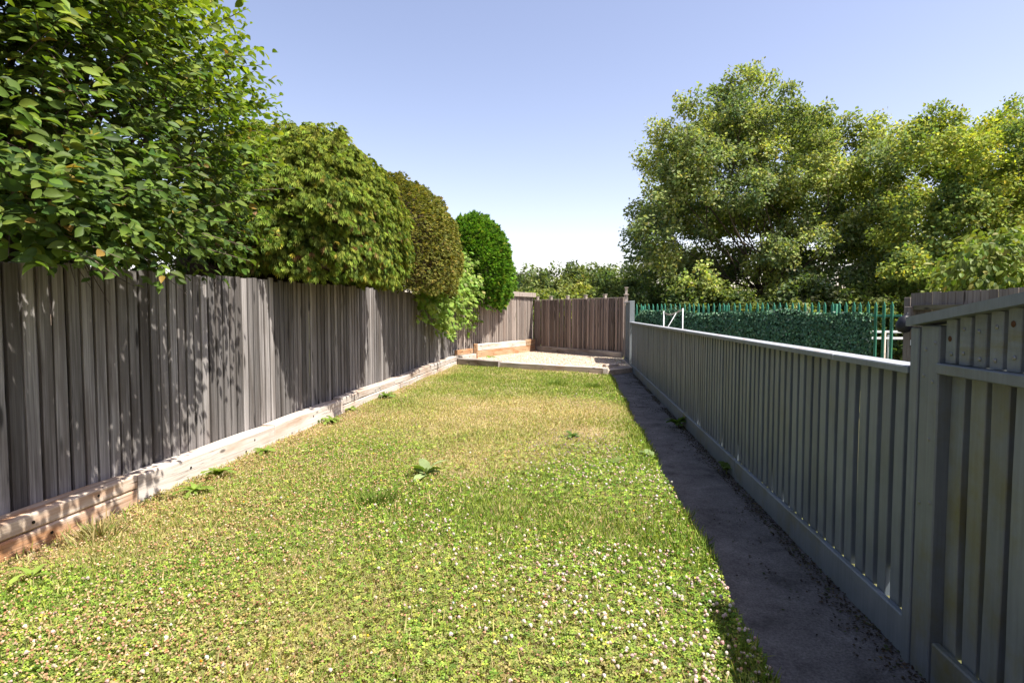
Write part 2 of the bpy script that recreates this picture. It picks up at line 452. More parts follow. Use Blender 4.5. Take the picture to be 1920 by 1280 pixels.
BB0, BB1 = (-1.72, 21.42), (LFX, 17.02)              # from the far corner to the bend
back_fence = thing('board_fence', 'taller sunlit board fence with a pale capping board behind the two-high sleepers', 'fence', (-2.7, 19.2, 0))
def back_top(q): return 2.10 if q[1] > 18.6 else 1.98
board_run(back_fence, BB0, BB1, .112, .117, .008, .030, lambda q: .1, back_top, M['fence_back'], 22, jit=.005)
def seg_box(root, name, p0, p1, back, front, z0, z1, mat, bev=.006, rgh=0.0, seed=0, segs=1):
    """a straight timber from p0 to p1 (2-D), 'front' to the left of the direction"""
    p0 = np.array(p0, float); p1 = np.array(p1, float); d = p1 - p0; Ln = np.linalg.norm(d)
    ang = math.atan2(d[1], d[0])
    if rgh:
        r = np.random.default_rng(seed); segs = max(3, int(Ln / .35)); V = []; F = []; b = .014
        for i in range(segs + 1):
            x = Ln * i / segs
            e = .0 if 0 < i < segs else .006
            prof = [(back + e, z0 + b), (back + b, z0 + e), (front - b, z0 + e), (front - e, z0 + b), (front - e, z1 - b), (front - b, z1 - e), (back + b, z1 - e), (back + e, z1 - b)]
            wob = r.normal(0, rgh, 2)
            for (y, z) in prof: V.append((x, y + wob[0] + r.normal(0, rgh * .5), z + wob[1] + r.normal(0, rgh * .5)))
        for i in range(segs):
            for k in range(8):
                a = i * 8 + k; c = i * 8 + (k + 1) % 8
                F.append((a, c, c + 8, a + 8))
        F.append(tuple(range(7, -1, -1))); F.append(tuple(range(segs * 8, segs * 8 + 8)))
        me = poly_mesh(name, V, F, mat)
    else:
        me = MB().box((0, back, z0), (Ln, front, z1), bev).mesh(name, mat)
    return obj(name, me, root, (p0[0], p0[1], 0), (0, 0, ang))
seg_box(back_fence, 'capping_board', (-1.66, 21.46), (-2.86, 18.88), -.09, .075, 2.1, 2.26, M['post'])
seg_box(back_fence, 'rail', BB0, BB1, -.08, -.006, .6, .69, M['fence'])
seg_box(back_fence, 'rail', BB0, BB1, -.08, -.006, 1.6, 1.69, M['fence'])

far_fence = thing('board_fence', 'brown board fence closing the end of the garden behind the gravel bed', 'fence', (-.15, 19.7, 0))
FF0, FF1 = (1.42, 18.22), (-1.68, 21.40)
board_run(far_fence, FF0, FF1, .125, .124, .040, .008, lambda q: .12, lambda q: 1.975, M['fence_far'], 23, jit=.013, drop=.004)
seg_box(far_fence, 'capping_board', FF0, FF1, -.05, .034, 1.985, 2.005, M['post'], .003)
for k, t in enumerate((.97, .80, .60, .40, .20)):
    p = np.array(FF0) * (1 - t) + np.array(FF1) * t
    dd = np.array(FF1) - np.array(FF0); dd /= np.linalg.norm(dd)
    seg_box(far_fence, 'post', p, p + dd * .09, -.16, -.07, -.06, 2.10, M['post'], .004)
    seg_box(far_fence, 'post_cap', p - dd * .014, p + dd * .104, -.174, -.056, 2.102, 2.125, M['post'], .004)
seg_box(far_fence, 'rail', FF0, FF1, -.068, -.004, .5, .58, M['fence'])
seg_box(far_fence, 'rail', FF0, FF1, -.068, -.004, 1.6, 1.68, M['fence'])
cp = obj('corner_post', MB().box((1.39, 17.75, -.06), (1.49, 17.85, 2.06), .004).box((1.362, 17.722, 2.062), (1.518, 17.878, 2.085), .004)
         .box((1.405, 17.765, 2.087), (1.475, 17.835, 2.27), .004).box((1.385, 17.745, 2.272), (1.495, 17.855, 2.295), .004).mesh('corner_post', M['post']), far_fence)
cp['label'] = 'tall corner post with a small stepped cap'

# ------------------------------------------------------------------ painted fence on the right
RX = 1.42                                            # face of the boards (they look towards -X)
low = thing('painted_fence', 'long low grey painted vertical-board fence with a pale capping rail beside the path', 'fence', (RX, 9, 0))
one = lambda v: (lambda q: v)
rb = np.random.default_rng(31)
board_run(low, (RX + .026, 2.668), (RX + .026, 15.72), .1165, .084, .026, .023, one(.135), one(1.236), M['paint'], 31, jit=.0025, drop=.001, lean=.002)
# boards of the back layer, closing the gaps; a few are short or shrunken so that daylight shows
d_back = {}
def back_z0(q):
    return .135 + (rb.uniform(.03, .2) if rb.random() < .16 else 0.0)
board_run(low, (RX + .046, 2.668 + .063), (RX + .046, 15.72), .1165, .066, .018, .018, back_z0, one(1.235), M['paint'], 32, name='backing_board', jit=.001, drop=.001, lean=.003)
for (a, b) in ((2.670, 3.40), (3.408, 15.75)):
    seg_box(low, 'capping_rail', (1.43, a), (1.43, b), -.06, .068, 1.238, 1.268, M['paint'], .002)
    seg_box(low, 'sunlit_top', (1.43, a + .003), (1.43, b - .003), -.057, .065, 1.2682, 1.2712, M['paint_cap'], .001)  # thin pale sheet: the sunlit cap top put into the colour
gb = [(2.670, 5.4), (5.404, 9.0), (9.004, 12.6), (12.604, 15.75)]
for a, b in gb:
    seg_box(low, 'gravel_board', (RX, a), (RX, b), .006, .040, -.03, .150, M['paint_moss'], .006)
for yy in np.arange(4.5, 15.5, 2.4):
    obj('post', MB().box((1.49, yy, -.06), (1.585, yy + .095, 1.2)).mesh('post', M['paint']), low)
for zz in (.3, 1.08):
    obj('rail', MB().box((1.470, 2.68, zz), (1.488, 15.74, zz + .08)).mesh('rail', M['paint']), low)

tall_end = thing('painted_fence', 'short taller grey painted fence panel joining the corner post at the far end', 'fence', (RX, 16.7, 0))
board_run(tall_end, (RX + .026, 15.86), (RX + .026, 17.8), .1165, .086, .026, .022, one(.12), one(1.80), M['paint'], 33, jit=.002, drop=.002)
board_run(tall_end, (RX + .046, 15.93), (RX + .046, 17.8), .1165, .060, .018, .018, one(.12), one(1.80), M['paint'], 34, name='backing_board', jit=.001, drop=.002)
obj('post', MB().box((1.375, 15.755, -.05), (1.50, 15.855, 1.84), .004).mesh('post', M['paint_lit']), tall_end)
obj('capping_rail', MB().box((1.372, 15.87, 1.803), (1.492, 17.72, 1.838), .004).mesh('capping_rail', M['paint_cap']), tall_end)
seg_box(tall_end, 'gravel_board', (RX, 15.86), (RX, 17.7), .006, .040, -.05, .150, M['paint_moss'], .006)

gate = thing('painted_fence', 'tall mossy grey painted fence panel with a sloping top rail, mid rail and screw heads', 'fence', (RX, 1.6, 0))
def top_at(y): return 1.484 + (2.51 - y) * .13
obj('post', MB().box((1.372, 2.325, -.05), (1.478, 2.450, 1.45), .005).mesh('post', M['paint_moss']), gate)
obj('post_facing', MB().box((1.366, 2.454, -.05), (1.480, 2.514, 1.44), .004).mesh('post_facing', M['paint']), gate)
yA, yB = 2.516, -.6
rail_me = MB().add([(x, y, top_at(y) + dz) for y in (yB, yA) for (x, dz) in ((1.345, -.038), (1.490, -.038), (1.490, 0), (1.345, 0))],
                   [(0, 1, 2, 3), (7, 6, 5, 4), (0, 4, 5, 1), (1, 5, 6, 2), (2, 6, 7, 3), (3, 7, 4, 0)])
obj('top_rail', rail_me.mesh('top_rail', M['paint']), gate)
obj('mid_rail', MB().box((1.358, -.6, 1.258), (1.412, 2.322, 1.300), .004).mesh('mid_rail', M['paint_moss']), gate)
board_run(gate, (RX + .026, -.707), (RX + .026, 2.36), .113, .087, .026, .022, one(.13), one(1.300), M['paint_moss'], 35, jit=.002, drop=.001)
board_run(gate, (RX + .046, -.707 + .070), (RX + .046, 2.36), .113, .060, .018, .018, lambda q: .135 + (rb.uniform(.02, .12) if rb.random() < .2 else 0), one(1.300), M['paint'], 36, name='backing_board', jit=.001, drop=.001)
# upper boards, separated by gaps, held by pairs of screws
ru = np.random.default_rng(37)
up_vars = [board_mesh('upper_board', .062, .022, .022, 1.0, M['paint_moss'], None) for _ in range(4)]
scr = MB().lathe([(.0075, 0), (.0085, .002), (.004, .005)], 8).mesh('screw', M['screw'])
scr_r = MB().lathe([(.011, 0), (.012, .001), (.0075, .003), (.004, .005)], 8).mesh('screw', M['rust'])
yy = 2.255
while yy > -.55:
    zt = top_at(yy) - .042
    obj('upper_board', up_vars[ru.integers(4)], gate, (1.413, yy, 1.303), (0, 0, math.pi / 2), (1, 1, zt - 1.303))
    for zz in (1.335, zt - .055):
        obj('screw', scr_r if (ru.random() < .55 and zz > 1.36) else scr, gate, (1.3905, yy + .031 + ru.normal(0, .006), zz + ru.normal(0, .008)), (0, -math.pi / 2, 0))
    yy -= .0825
obj('infill_board', MB().box((1.4645, 2.15, .135), (1.476, 2.324, 1.452)).mesh('infill_board', M['paint']), gate)
obj('upper_infill', MB().box((1.414, 2.20, 1.303), (1.44, 2.324, 1.455)).mesh('upper_infill', M['paint']), gate)
# far-side boards of the upper part: a second layer behind the gaps, leaving slits
yy = 2.205
while yy > -.55:
    zt = top_at(yy) - .042
    obj('backing_board', MB().box((1.447, yy - .004, 1.306), (1.462, yy + .046, zt)).mesh('backing_board', M['paint']), gate)
    yy -= .0825
seg_box(gate, 'gravel_board', (RX, -.6), (RX, 2.322), .006, .040, -.05, .150, M['paint_moss'], .006)
for (yy, zz) in ((2.35, 1.38), (2.41, 1.35), (2.36, 1.22), (2.42, 1.24), (2.37, .98), (2.35, .72), (2.42, .7)):
    obj('screw', scr, gate, (1.3725, yy, zz), (0, -math.pi / 2, 0))
for ch in list(left_fence.children) + list(back_fence.children) + list(far_fence.children) + list(low.children) + list(tall_end.children) + list(gate.children):
    under(ch.parent, ch)
low.rotation_euler.z = .0052; low.location.x += .034
gate.location.x += .068; gate.location.y += .150

# ------------------------------------------------------------------ timber sleepers round the lawn and the gravel
hole_me = MB().lathe([(.011, 0), (.011, .004), (.004, .0042)], 10).mesh('bolt_hole', M['hole'])
def sleeper_run(name, label, pieces, loc):
    root = thing(name, label, 'edging', loc)
    for k, (p0, p1, back, front, z0, z1, mt, sd, holes) in enumerate(pieces):
        o = seg_box(root, 'sleeper', p0, p1, back, front, z0, z1, M[mt], rgh=.0035, seed=sd)
        for (u, vz) in holes:
            Ln = float(np.linalg.norm(np.array(p1) - np.array(p0)))
            obj('bolt_hole', hole_me, o, (Ln * u, front + .0015, z0 + (z1 - z0) * vz), (-math.pi / 2, 0, 0))
        under(root, o)
    return root
SX = -3.50
def Ls(a, b, z0, z1, mt, sd, holes=(), fr=.0, bk=-.17): return ((SX, b), (SX, a), bk, fr, z0, z1, mt, sd, holes)
sleeper_run('sleeper_edging', 'long row of bleached timber sleepers along the foot of the grey board fence', [
    Ls(-1.0, 1.6, -.05, .19, 'sleeper', 41),
    Ls(1.61, 4.13, .100, .215, 'sleeper_split', 42, ((.15, .55), (.35, .45), (.62, .5))),
    Ls(1.61, 4.12, -.05, .098, 'sleeper_split', 43, ((.3, .6), (.55, .5)), fr=.006),
    Ls(4.14, 6.2, -.05, .20, 'sleeper', 44, ((.2, .7), (.28, .35), (.7, .6))),
    Ls(6.21, 8.15, -.05, .215, 'sleeper', 45, ((.5, .7), (.8, .3))),
    Ls(8.16, 12.1, .125, .24, 'sleeper', 46, ((.4, .5), (.6, .5))),
    Ls(8.17, 10.9, -.05, .122, 'sleeper', 47, ((.3, .6),), fr=.004),
    Ls(10.91, 13.4, -.05, .122, 'sleeper', 48, (), fr=.008),
    Ls(12.11, 16.2, .125, .265, 'sleeper', 49, ((.5, .5),)),
    Ls(13.41, 16.2, -.05, .122, 'sleeper', 50, (), fr=.002)], (SX - .08, 8, 0))
Q0, Q1, Q2 = np.array((-3.49, 16.32)), np.array((-2.14, 15.52)), np.array((.60, 14.16))
sleeper_run('sleeper_edging', 'grey timber sleepers laid across the lawn along the front of the gravel bed', [
    (Q1, Q0, -.12, .10, -.05, .195, 'sleeper_grey', 51, ((.2, .5), (.6, .3))),
    (Q2, Q1 + (-.02, .01), -.12, .02, -.05, .165, 'sleeper', 52, ((.12, .5), (.55, .6), (.35, .4))),
    ((.655, 14.02), (.655, 14.14), -.06, .06, -.05, .165, 'sleeper', 53, ())], (-1.4, 15.2, 0))
# the last two runs look towards the camera: front to the left of the direction means going right to left
u1 = (np.array(K1) - K2) / np.linalg.norm(np.array(K1) - K2)
Km = np.array(K2) + u1 * .75
sleeper_run('sleeper_wall', 'two-high orange and grey sleeper wall along the left side of the gravel bed', [
    (K2, Km, -.1, .012, .325, .545, 'sleeper_new', 54, ((.4, .6),)),
    (Km, K1, -.1, .0, .325, .535, 'sleeper', 55, ((.3, .5),)),
    (np.array(K2), K1, -.1, .006, .09, .322, 'sleeper_new', 56, ((.2, .4), (.25, .5), (.75, .4))),
    ((-3.215, 17.52), (-3.21, 17.42), -.02, .10, .09, .555, 'sleeper_new', 57, ()),
    ((-3.24, 17.40), K0, -.1, .0, .265, .42, 'sleeper_new', 58, ()),
    ((-3.16, 17.36), (-3.40, 16.42), -.1, .03, .09, .262, 'sleeper', 59, ())], (-2.6, 19, .05))
sleeper_run('sleeper_edging', 'brown sleeper at the foot of the brown end fence behind the gravel', [
    ((1.30, 18.12), (-1.58, 21.22), -.1, .0, .08, .295, 'sleeper_grey', 60, ((.5, .5),))], (-.15, 19.6, .05))
sleeper_run('sleeper_step', 'low timber step between the gravel bed and the end of the path', [
    ((1.36, 14.98), (.80, 14.70), -.13, .02, -.04, .115, 'sleeper_grey', 61, ()),
    ((1.05, 15.28), (.70, 14.98), -.12, .02, .09, .175, 'sleeper', 62, ())], (1.05, 14.9, 0))

# ------------------------------------------------------------------ foliage tools
def unit(v): return v / (np.linalg.norm(v, axis=-1, keepdims=True) + 1e-9)
def place(P, D, Nn, S, TV, TF, colr, tip=0.0):
    """instances of a template (x across, y along D, z along normal) -> V, F, col"""
    D = unit(D); Nn = unit(Nn - D * (Nn * D).sum(-1, keepdims=True)); Xx = np.cross(D, Nn)
    S = np.asarray(S)
    if S.ndim == 1: S = np.stack([S, S, S], -1)
    TV = np.asarray(TV, float); n, m = len(P), len(TV)
    V = (P[:, None, :] + Xx[:, None, :] * (TV[None, :, 0:1] * S[:, None, 0:1]) + D[:, None, :] * (TV[None, :, 1:2] * S[:, None, 1:2])
         + Nn[:, None, :] * (TV[None, :, 2:3] * S[:, None, 2:3])).reshape(-1, 3)
    F = (np.asarray(TF)[None, :, :] + (np.arange(n) * m)[:, None, None]).reshape(-1, len(TF[0]))
    C = np.repeat(colr, m, axis=0)
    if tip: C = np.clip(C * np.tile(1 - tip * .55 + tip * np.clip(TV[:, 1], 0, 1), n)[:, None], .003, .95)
    return V, F, C
def join(parts):
    Vs, Fs, Cs = [], [], []; b = 0
    for V, F, C in parts:
        Vs.append(V); Fs.append(F + b); Cs.append(C); b += len(V)
    return np.vstack(Vs), np.vstack(Fs), np.vstack(Cs)
def colmix(r, n, cols, w, var=.18):
    cols = np.array(cols); c = cols[r.choice(len(cols), n, p=np.array(w) / sum(w))]
    return np.clip(c * (1 + r.normal(0, var, (n, 1))) * (1 + r.normal(0, .06, (n, 3))), .003, .95)
def sph(r, n):
    v = r.normal(size=(n, 3)); return unit(v)

LEAF = ([(0, 0, 0), (.19, .17, .05), (.29, .42, .075), (.25, .68, .05), (.13, .87, -.01), (0, 1, -.09), (-.13, .87, -.01), (-.25, .68, .05), (-.29, .42, .075), (-.19, .17, .05), (0, .42, 0), (0, .72, -.03)],
        [(0, 1, 10), (1, 2, 10), (2, 3, 10), (3, 11, 10), (3, 4, 11), (4, 5, 11), (5, 6, 11), (6, 7, 11), (7, 10, 11), (7, 8, 10), (8, 9, 10), (9, 0, 10)])
LEAF8 = ([(0, 0, 0), (.30, .30, .07), (0, .32, 0), (-.30, .30, .07), (.27, .68, .05), (0, .68, -.02), (-.27, .68, .05), (0, 1, -.09)],
        [(0, 1, 2), (0, 2, 3), (1, 4, 2), (2, 4, 5), (2, 5, 3), (3, 5, 6), (4, 7, 5), (5, 7, 6)])
LEAFLET = ([(0, 0, 0), (.22, .45, .03), (0, 1, -.05), (-.22, .45, .03)], [(0, 1, 2), (0, 2, 3)])
LEAFLET2 = ([(0, 0, 0), (.34, .45, .06), (0, 1, -.08), (-.34, .45, .06)], [(0, 1, 2), (0, 2, 3)])
def pinnate():
    V = []; F = []
    lv = LEAFLET[0]
    lv = [(x * 1.35, y, z) for (x, y, z) in lv]
    spots = [(0, .78, 0)] + [(sx, yy, sx * 62) for yy in (.22, .52) for sx in (-1, 1)]
    for sx, yy, an in spots:
        a = math.radians(an); b = len(V); s = .46
        for (x, y, z) in lv:
            x2, y2 = x * s, y * s
            V.append((x2 * math.cos(a) + y2 * math.sin(a), yy + (-x2 * math.sin(a) + y2 * math.cos(a)), z * s - .10 * yy * yy + .06 * abs(sx) * (y2)))
        F += [(b, b + 1, b + 2), (b, b + 2, b + 3)]
    return V, F
PINN = pinnate()
def fan(n=5, spread=75, w=.15):
    V = []; F = []
    for k in range(n):
        a = math.radians(-spread / 2 + spread * k / (n - 1)); b = len(V); ln = 1 - .35 * abs(k - (n - 1) / 2) / ((n - 1) / 2)
        base = .18 * abs(k - (n - 1) / 2)
        for (x, y, z) in [(0, 0, 0), (w, ln * .5, .05), (0, ln, -.1), (-w, ln * .5, .05)]:
            V.append((x * math.cos(a) + y * math.sin(a), -x * math.sin(a) + y * math.cos(a) + base * .3, z + .05 * (k % 2)))
        F += [(b, b + 1, b + 2), (b, b + 2, b + 3)]
    return V, F
FAN = fan(5, 62, .075)
FEATHER = fan(5, 50, .10)
NEEDLE = fan(4, 110, .17)
def star():
    V = [(0, .38, .03)]; r_ = [.40, .46, .24, .62, .30, .66, .24, .46, .40, .12]
    an = [-150, -105, -75, -45, -22, 0, 22, 45, 75, 105]
    pts = [(-150, .40), (-100, .50), (-72, .26), (-48, .56), (-24, .33), (0, .66), (24, .33), (48, .56), (72, .26), (100, .50), (150, .40), (180, .26)]
    for a, q in pts: V.append((q * math.sin(math.radians(a)), .38 + q * math.cos(math.radians(a)), -.09 * q))
    F = [(0, i + 1, (i + 1) % len(pts) + 1) for i in range(len(pts))]
    return V, F
STAR = star()

def limb_path(r, a, b, n=5, wob=.08, sag=0.0):
    a = np.array(a, float); b = np.array(b, float); L_ = np.linalg.norm(b - a)
    pts = []
    for i in range(n + 1):
        u = i / n
        p = a * (1 - u) + b * u
        if 0 < i < n: p = p + r.normal(0, wob * L_ / n * 1.4, 3)
        p[2] += math.sin(u * math.pi) * sag * L_
        pts.append(p)
    return pts

def tree(name, label, cat, base, group=None):
    return thing(name, label, cat, base, group)
def set_parts(root, trunk_mb, bark, V, F, C, mat, core=None, core_mat=None, smooth=False):
    bx = np.array(root.location)
    if trunk_mb is not None:
        trunk_mb.V = [tuple(np.array(v) - bx) for v in trunk_mb.V]
        obj('trunk', trunk_mb.mesh('trunk', M[bark], True), root)
    o = obj('crown', np_mesh('crown', V - bx, F, M[mat], C, smooth), root)
    if core is not None:
        obj('inner_twigs', poly_mesh('inner_twigs', [np.array(v) - bx for v in core[0]], core[1], M[core_mat], True), root)
    return o

def lump(r, c, rad, nu=22, nv=14, amp=.1, zmin=-1.0):
    V = []; F = []; ph = r.uniform(0, 6.28, 8)
    for j in range(nv + 1):
        th = math.pi * j / nv
        for i in range(nu):
            a = 2 * math.pi * i / nu
            d = np.array([math.sin(th) * math.cos(a), math.sin(th) * math.sin(a), max(math.cos(th), zmin)])
            k = 1 + amp * (math.sin(5 * d[0] + ph[0]) * math.sin(4 * d[1] + ph[1]) + .6 * math.sin(9 * d[2] + ph[2] + 3 * d[0]))
            V.append(np.array(c) + d * np.array(rad) * k)
    for j in range(nv):
        for i in range(nu):
            a = j * nu + i; b = j * nu + (i + 1) % nu
            F.append((a, a + nu, b + nu, b))
    return V, F

# ---- broad-leaved tree leaning over the near end of the fence
r = np.random.default_rng(101)
t1 = tree('broadleaf_tree', 'large glossy broad-leaved tree hanging over the near end of the grey board fence', 'tree', (-5.0, 4.3, -.06))
trunk = MB()
trunk.tube(limb_path(r, (-5.0, 4.3, -.1), (-4.95, 4.35, 1.6), 4, .05), [.15, .13, .12, .11, .10], 9)
lobes = []
C0 = np.array((-4.32, 4.0, 3.45)); R0 = np.array((1.62, 2.5, 2.15))
tips = []
for k in range(84):
    d = sph(r, 1)[0]; d[2] = d[2] * .95 + .05
    if d[0] < -.55 and r.random() < .6: d[0] = -d[0]
    p = C0 + d * R0 * r.uniform(.45, .78)
    if p[2] < 2.2: p[2] = 2.2 + r.uniform(0, .3)
    q = r.uniform(.48, .72)
    vd = p - np.array((0, 0, CAM_H)); dep = vd @ _F
    lx = 960 + FPX * (vd @ _R) / dep + .95 * q * FPX / dep; ly = 640 - FPX * (vd @ _U) / dep
    if lx > np.interp(ly, [-600, 0, 200, 300, 420], [250, 400, 505, 500, 470]): continue
    lobes.append((p, q))
    mid = np.array((-4.95, 4.35, 1.5)) * .45 + p * .55 + r.normal(0, .1, 3); mid[2] += .12
    trunk.tube([(-4.95, 4.35, 1.5 + r.uniform(-.2, .1)), *limb_path(r, mid * .6 + np.array((-4.95, 4.35, 1.5)) * .4, p, 4, .1)], [.05, .036, .03, .022, .014, .007], 5, False)
# low boughs drooping in front of the fence
for (px_, py_, X_) in ((170, 450, -3.15), (290, 440, -3.2), (385, 440, -3.3), (230, 390, -2.95), (90, 370, -2.85), (340, 380, -3.05), (430, 380, -3.3), (110, 415, -2.9), (200, 430, -2.85), (300, 410, -2.8), (150, 350, -2.7), (60, 330, -2.65), (260, 350, -2.75), (390, 350, -2.95), (350, 300, -2.8), (420, 300, -3.0), (445, 250, -3.3), (200, 280, -2.7), (330, 230, -2.9), (60, 395, -3.05), (140, 400, -3.1), (215, 405, -3.1), (300, 420, -3.1), (250, 370, -3.0), (30, 360, -2.95), (370, 410, -3.15)):
    p = at_x(px_, py_, min(X_, -2.95)); lobes.append((p, .34))
    trunk.tube(limb_path(r, (-4.9, 4.4, 2.1), p, 5, .08, .06), [.03, .025, .02, .015, .01, .006], 5, False)
for k in range(12):                                   # leafy lower part standing behind the fence top
    lobes.append((np.array((-4.55 - .5 * r.random(), 2.2 + k * .40, r.uniform(2.0, 2.5))), .48))
P, D, Nn, S, Cc = [], [], [], [], []
tw = MB()
for (c, rad) in lobes:
    nt_ = int(74 * (rad / .6) ** 2)
    dirs = sph(r, nt_); 
    for d in dirs:
        q = c + d * rad * r.uniform(.35, 1.0)
        out = unit(q - (C0 - (0.3, 0, .6)))
        ax = unit(d * .5 + out * .8 + np.array((0.15, 0, .12)) + r.normal(0, .25, 3))
        L_ = r.uniform(.22, .42); nl = r.integers(5, 8)
        e = q + ax * L_
        side = unit(np.cross(ax, (0, 0, 1)) + r.normal(0, .15, 3))
        if r.random() < .22: tw.tube([q - ax * .1, q + ax * L_ * .5, e], [.004, .003, .0015], 3, False)
        for i in range(nl):
            u = (i + .5) / nl; sg = 1 if i % 2 else -1
            P.append(q + ax * L_ * u); D.append(ax * .55 + side * sg * .8 + np.array((0, 0, -.18)) + r.normal(0, .2, 3))
            Nn.append(np.array((.25, -.1, .8)) + .45 * out + r.normal(0, .42, 3)); S.append((.05 + .065 * r.beta(2, 2)) * (1 if i < nl - 1 else .75))
            tone = .5 + .5 * math.tanh((q - C0)[2])
P, D, Nn, S = map(np.array, (P, D, Nn, S))
keep = ~((P[:, 0] < LFX + .05) & (P[:, 0] > LFX - .2) & (P[:, 2] < 1.88))
keep &= ~((P[:, 0] >= LFX + .05) & (P[:, 2] < 1.74 + .26 * fbm(P[:, 0] * 2, P[:, 1] * 2, 5, 2, 1.0))) & (P[:, 2] > 1.4) & ((P[:, 0] > -5.05) | (r.random(len(P)) < .35)) & ((P[:, 1] > 2.1) | (r.random(len(P)) < .4))
P, D, Nn, S = P[keep], D[keep], Nn[keep], S[keep]
height_mix = np.clip((P[:, 2] - 2.9) / 1.8 + r.normal(0, .35, len(P)), 0, 1)[:, None]  # leaf colour turns brighter and yellower with height
Cc = colmix(r, len(P), [(.075, .125, .02), (.115, .17, .025), (.045, .085, .017), (.26, .18, .04)], [4, 3, 3, .12]) * (1 - height_mix) + \
     colmix(r, len(P), [(.2, .265, .028), (.28, .33, .035), (.13, .19, .024), (.3, .10, .04)], [4, 3, 3, .10]) * height_mix
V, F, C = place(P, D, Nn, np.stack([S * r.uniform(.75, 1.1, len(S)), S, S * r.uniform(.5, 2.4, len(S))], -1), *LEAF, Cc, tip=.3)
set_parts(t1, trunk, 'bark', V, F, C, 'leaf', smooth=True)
tw.V = [tuple(np.array(v) - np.array(t1.location)) for v in tw.V]
obj('twigs', tw.mesh('twigs', M['bark']), t1)

# ---- clipped conifers behind the fence
def shrub(name, label, c, rad, n, tmpl, size, cols, wts, mat, seed, hang=.5, zcut=-.62, depth=.16, core_mat='core', base_x=None, stems=5, asp=1.0, lumpy=.07, upness=0.0, top_cols=None, pw=2.0, zlow=1.88, bxmax=-4.4, low_core=True, clump=.03, tier=0.0, tiers=4.0, tip=.5):
    r = np.random.default_rng(seed)
    c = np.array(c, float); rad = np.array(rad, float)
    bx = (min(c[0] - .15, bxmax), c[1], -.06)
    root = tree(name, label, 'shrub', bx)
    tr = MB()
    for k in range(stems):
        a = r.uniform(0, 6.28); q = np.array((bx[0] + .1, c[1], c[2])) + np.array((math.cos(a) * .35, math.sin(a) * rad[1] * .6, r.uniform(-.3, .3) * rad[2]))
        tr.tube(limb_path(r, (bx[0] + .08 * math.cos(a), bx[1] + .08 * math.sin(a), -.1), q, 5, .12), [.075, .06, .05, .04, .03, .018], 6, False)
    d = sph(r, int(n * 1.8)); d = d[(d[:, 2] > zcut) & ((d[:, 0] > -.35) | (r.random(len(d)) < .35))][:n]
    # rounded, slightly squared form
    k = 1.0 / np.sqrt((np.abs(d[:, 0]) ** 3 + np.abs(d[:, 1]) ** 3) ** (2 / 3) + np.abs(d[:, 2]) ** 2)
    lum = 1 + lumpy * fbm(d[:, 0] * 3 + d[:, 2] * 1.3, d[:, 1] * 3 - d[:, 2] * 2, seed, 3, 1.0)
    lum = lum + clump * fbm(d[:, 1] * 9 + d[:, 0] * 4, d[:, 2] * 7 - d[:, 0] * 3, seed + 9, 3, 1.0)
    if tier: lum = lum + tier * (((-d[:, 2] * tiers + .9 * fbm(d[:, 1] * 4, d[:, 0] * 4, seed + 5, 3, 1.0)) % 1.0) - .5)
    dep = 1 - depth * r.random(len(d)) ** 1.6
    P = c + d * rad * (k * lum * dep)[:, None]
    nrm = unit(d / rad)
    D = nrm * (1 - hang * .6) + np.array((0, 0, -1.0)) * hang + np.array((0, 0, 1.0)) * upness + r.normal(0, .28, (len(d), 3))
    Nn = nrm + np.array((0, 0, .35)) + r.normal(0, .3, (len(d), 3))
    S = r.uniform(.7, 1.3, len(d)) * size
    C = colmix(r, len(d), cols, wts)
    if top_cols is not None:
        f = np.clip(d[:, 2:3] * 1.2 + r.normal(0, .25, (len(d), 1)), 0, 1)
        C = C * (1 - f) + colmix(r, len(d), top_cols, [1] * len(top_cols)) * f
    keep = ~((P[:, 0] < LFX + .04) & (P[:, 0] > LFX - .2) & (P[:, 2] < 1.9) & (P[:, 1] < 17))
    keep &= P[:, 2] > zlow + .24 * fbm(P[:, 0] * 2.5, P[:, 1] * 2.5, seed + 3, 3, 1.0)
    P, D, Nn, S, C = P[keep], D[keep], Nn[keep], S[keep], C[keep]
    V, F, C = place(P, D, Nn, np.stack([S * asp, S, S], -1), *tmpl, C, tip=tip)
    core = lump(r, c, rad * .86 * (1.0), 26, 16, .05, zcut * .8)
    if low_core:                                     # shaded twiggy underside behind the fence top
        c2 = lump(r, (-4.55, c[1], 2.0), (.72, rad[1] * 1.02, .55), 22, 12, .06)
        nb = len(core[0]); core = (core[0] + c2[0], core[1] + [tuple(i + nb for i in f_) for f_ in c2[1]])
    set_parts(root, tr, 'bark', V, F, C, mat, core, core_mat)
    return root

shrub('clipped_conifer', 'broad clipped yellow-green conifer with drooping flat sprays overhanging the grey fence', (-3.90, 7.85, 2.62), (1.34, 1.60, 1.43), 30000, FAN, .10,
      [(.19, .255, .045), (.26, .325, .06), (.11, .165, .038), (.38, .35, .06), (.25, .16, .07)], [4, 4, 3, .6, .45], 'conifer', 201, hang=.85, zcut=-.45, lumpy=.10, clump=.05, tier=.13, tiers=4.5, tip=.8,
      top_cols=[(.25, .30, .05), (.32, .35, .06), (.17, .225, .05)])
shrub('clipped_yew', 'dense bronze-brown clipped yew dome standing between the two green conifers', (-3.84, 11.65, 2.66), (1.30, 1.66, 1.64), 24000, NEEDLE, .062,
      [(.185, .19, .042), (.25, .245, .055), (.12, .135, .035), (.32, .26, .07)], [4, 3, 3, 1.3], 'conifer', 202, hang=.15, zcut=-.45, depth=.16, lumpy=.06, clump=.045)
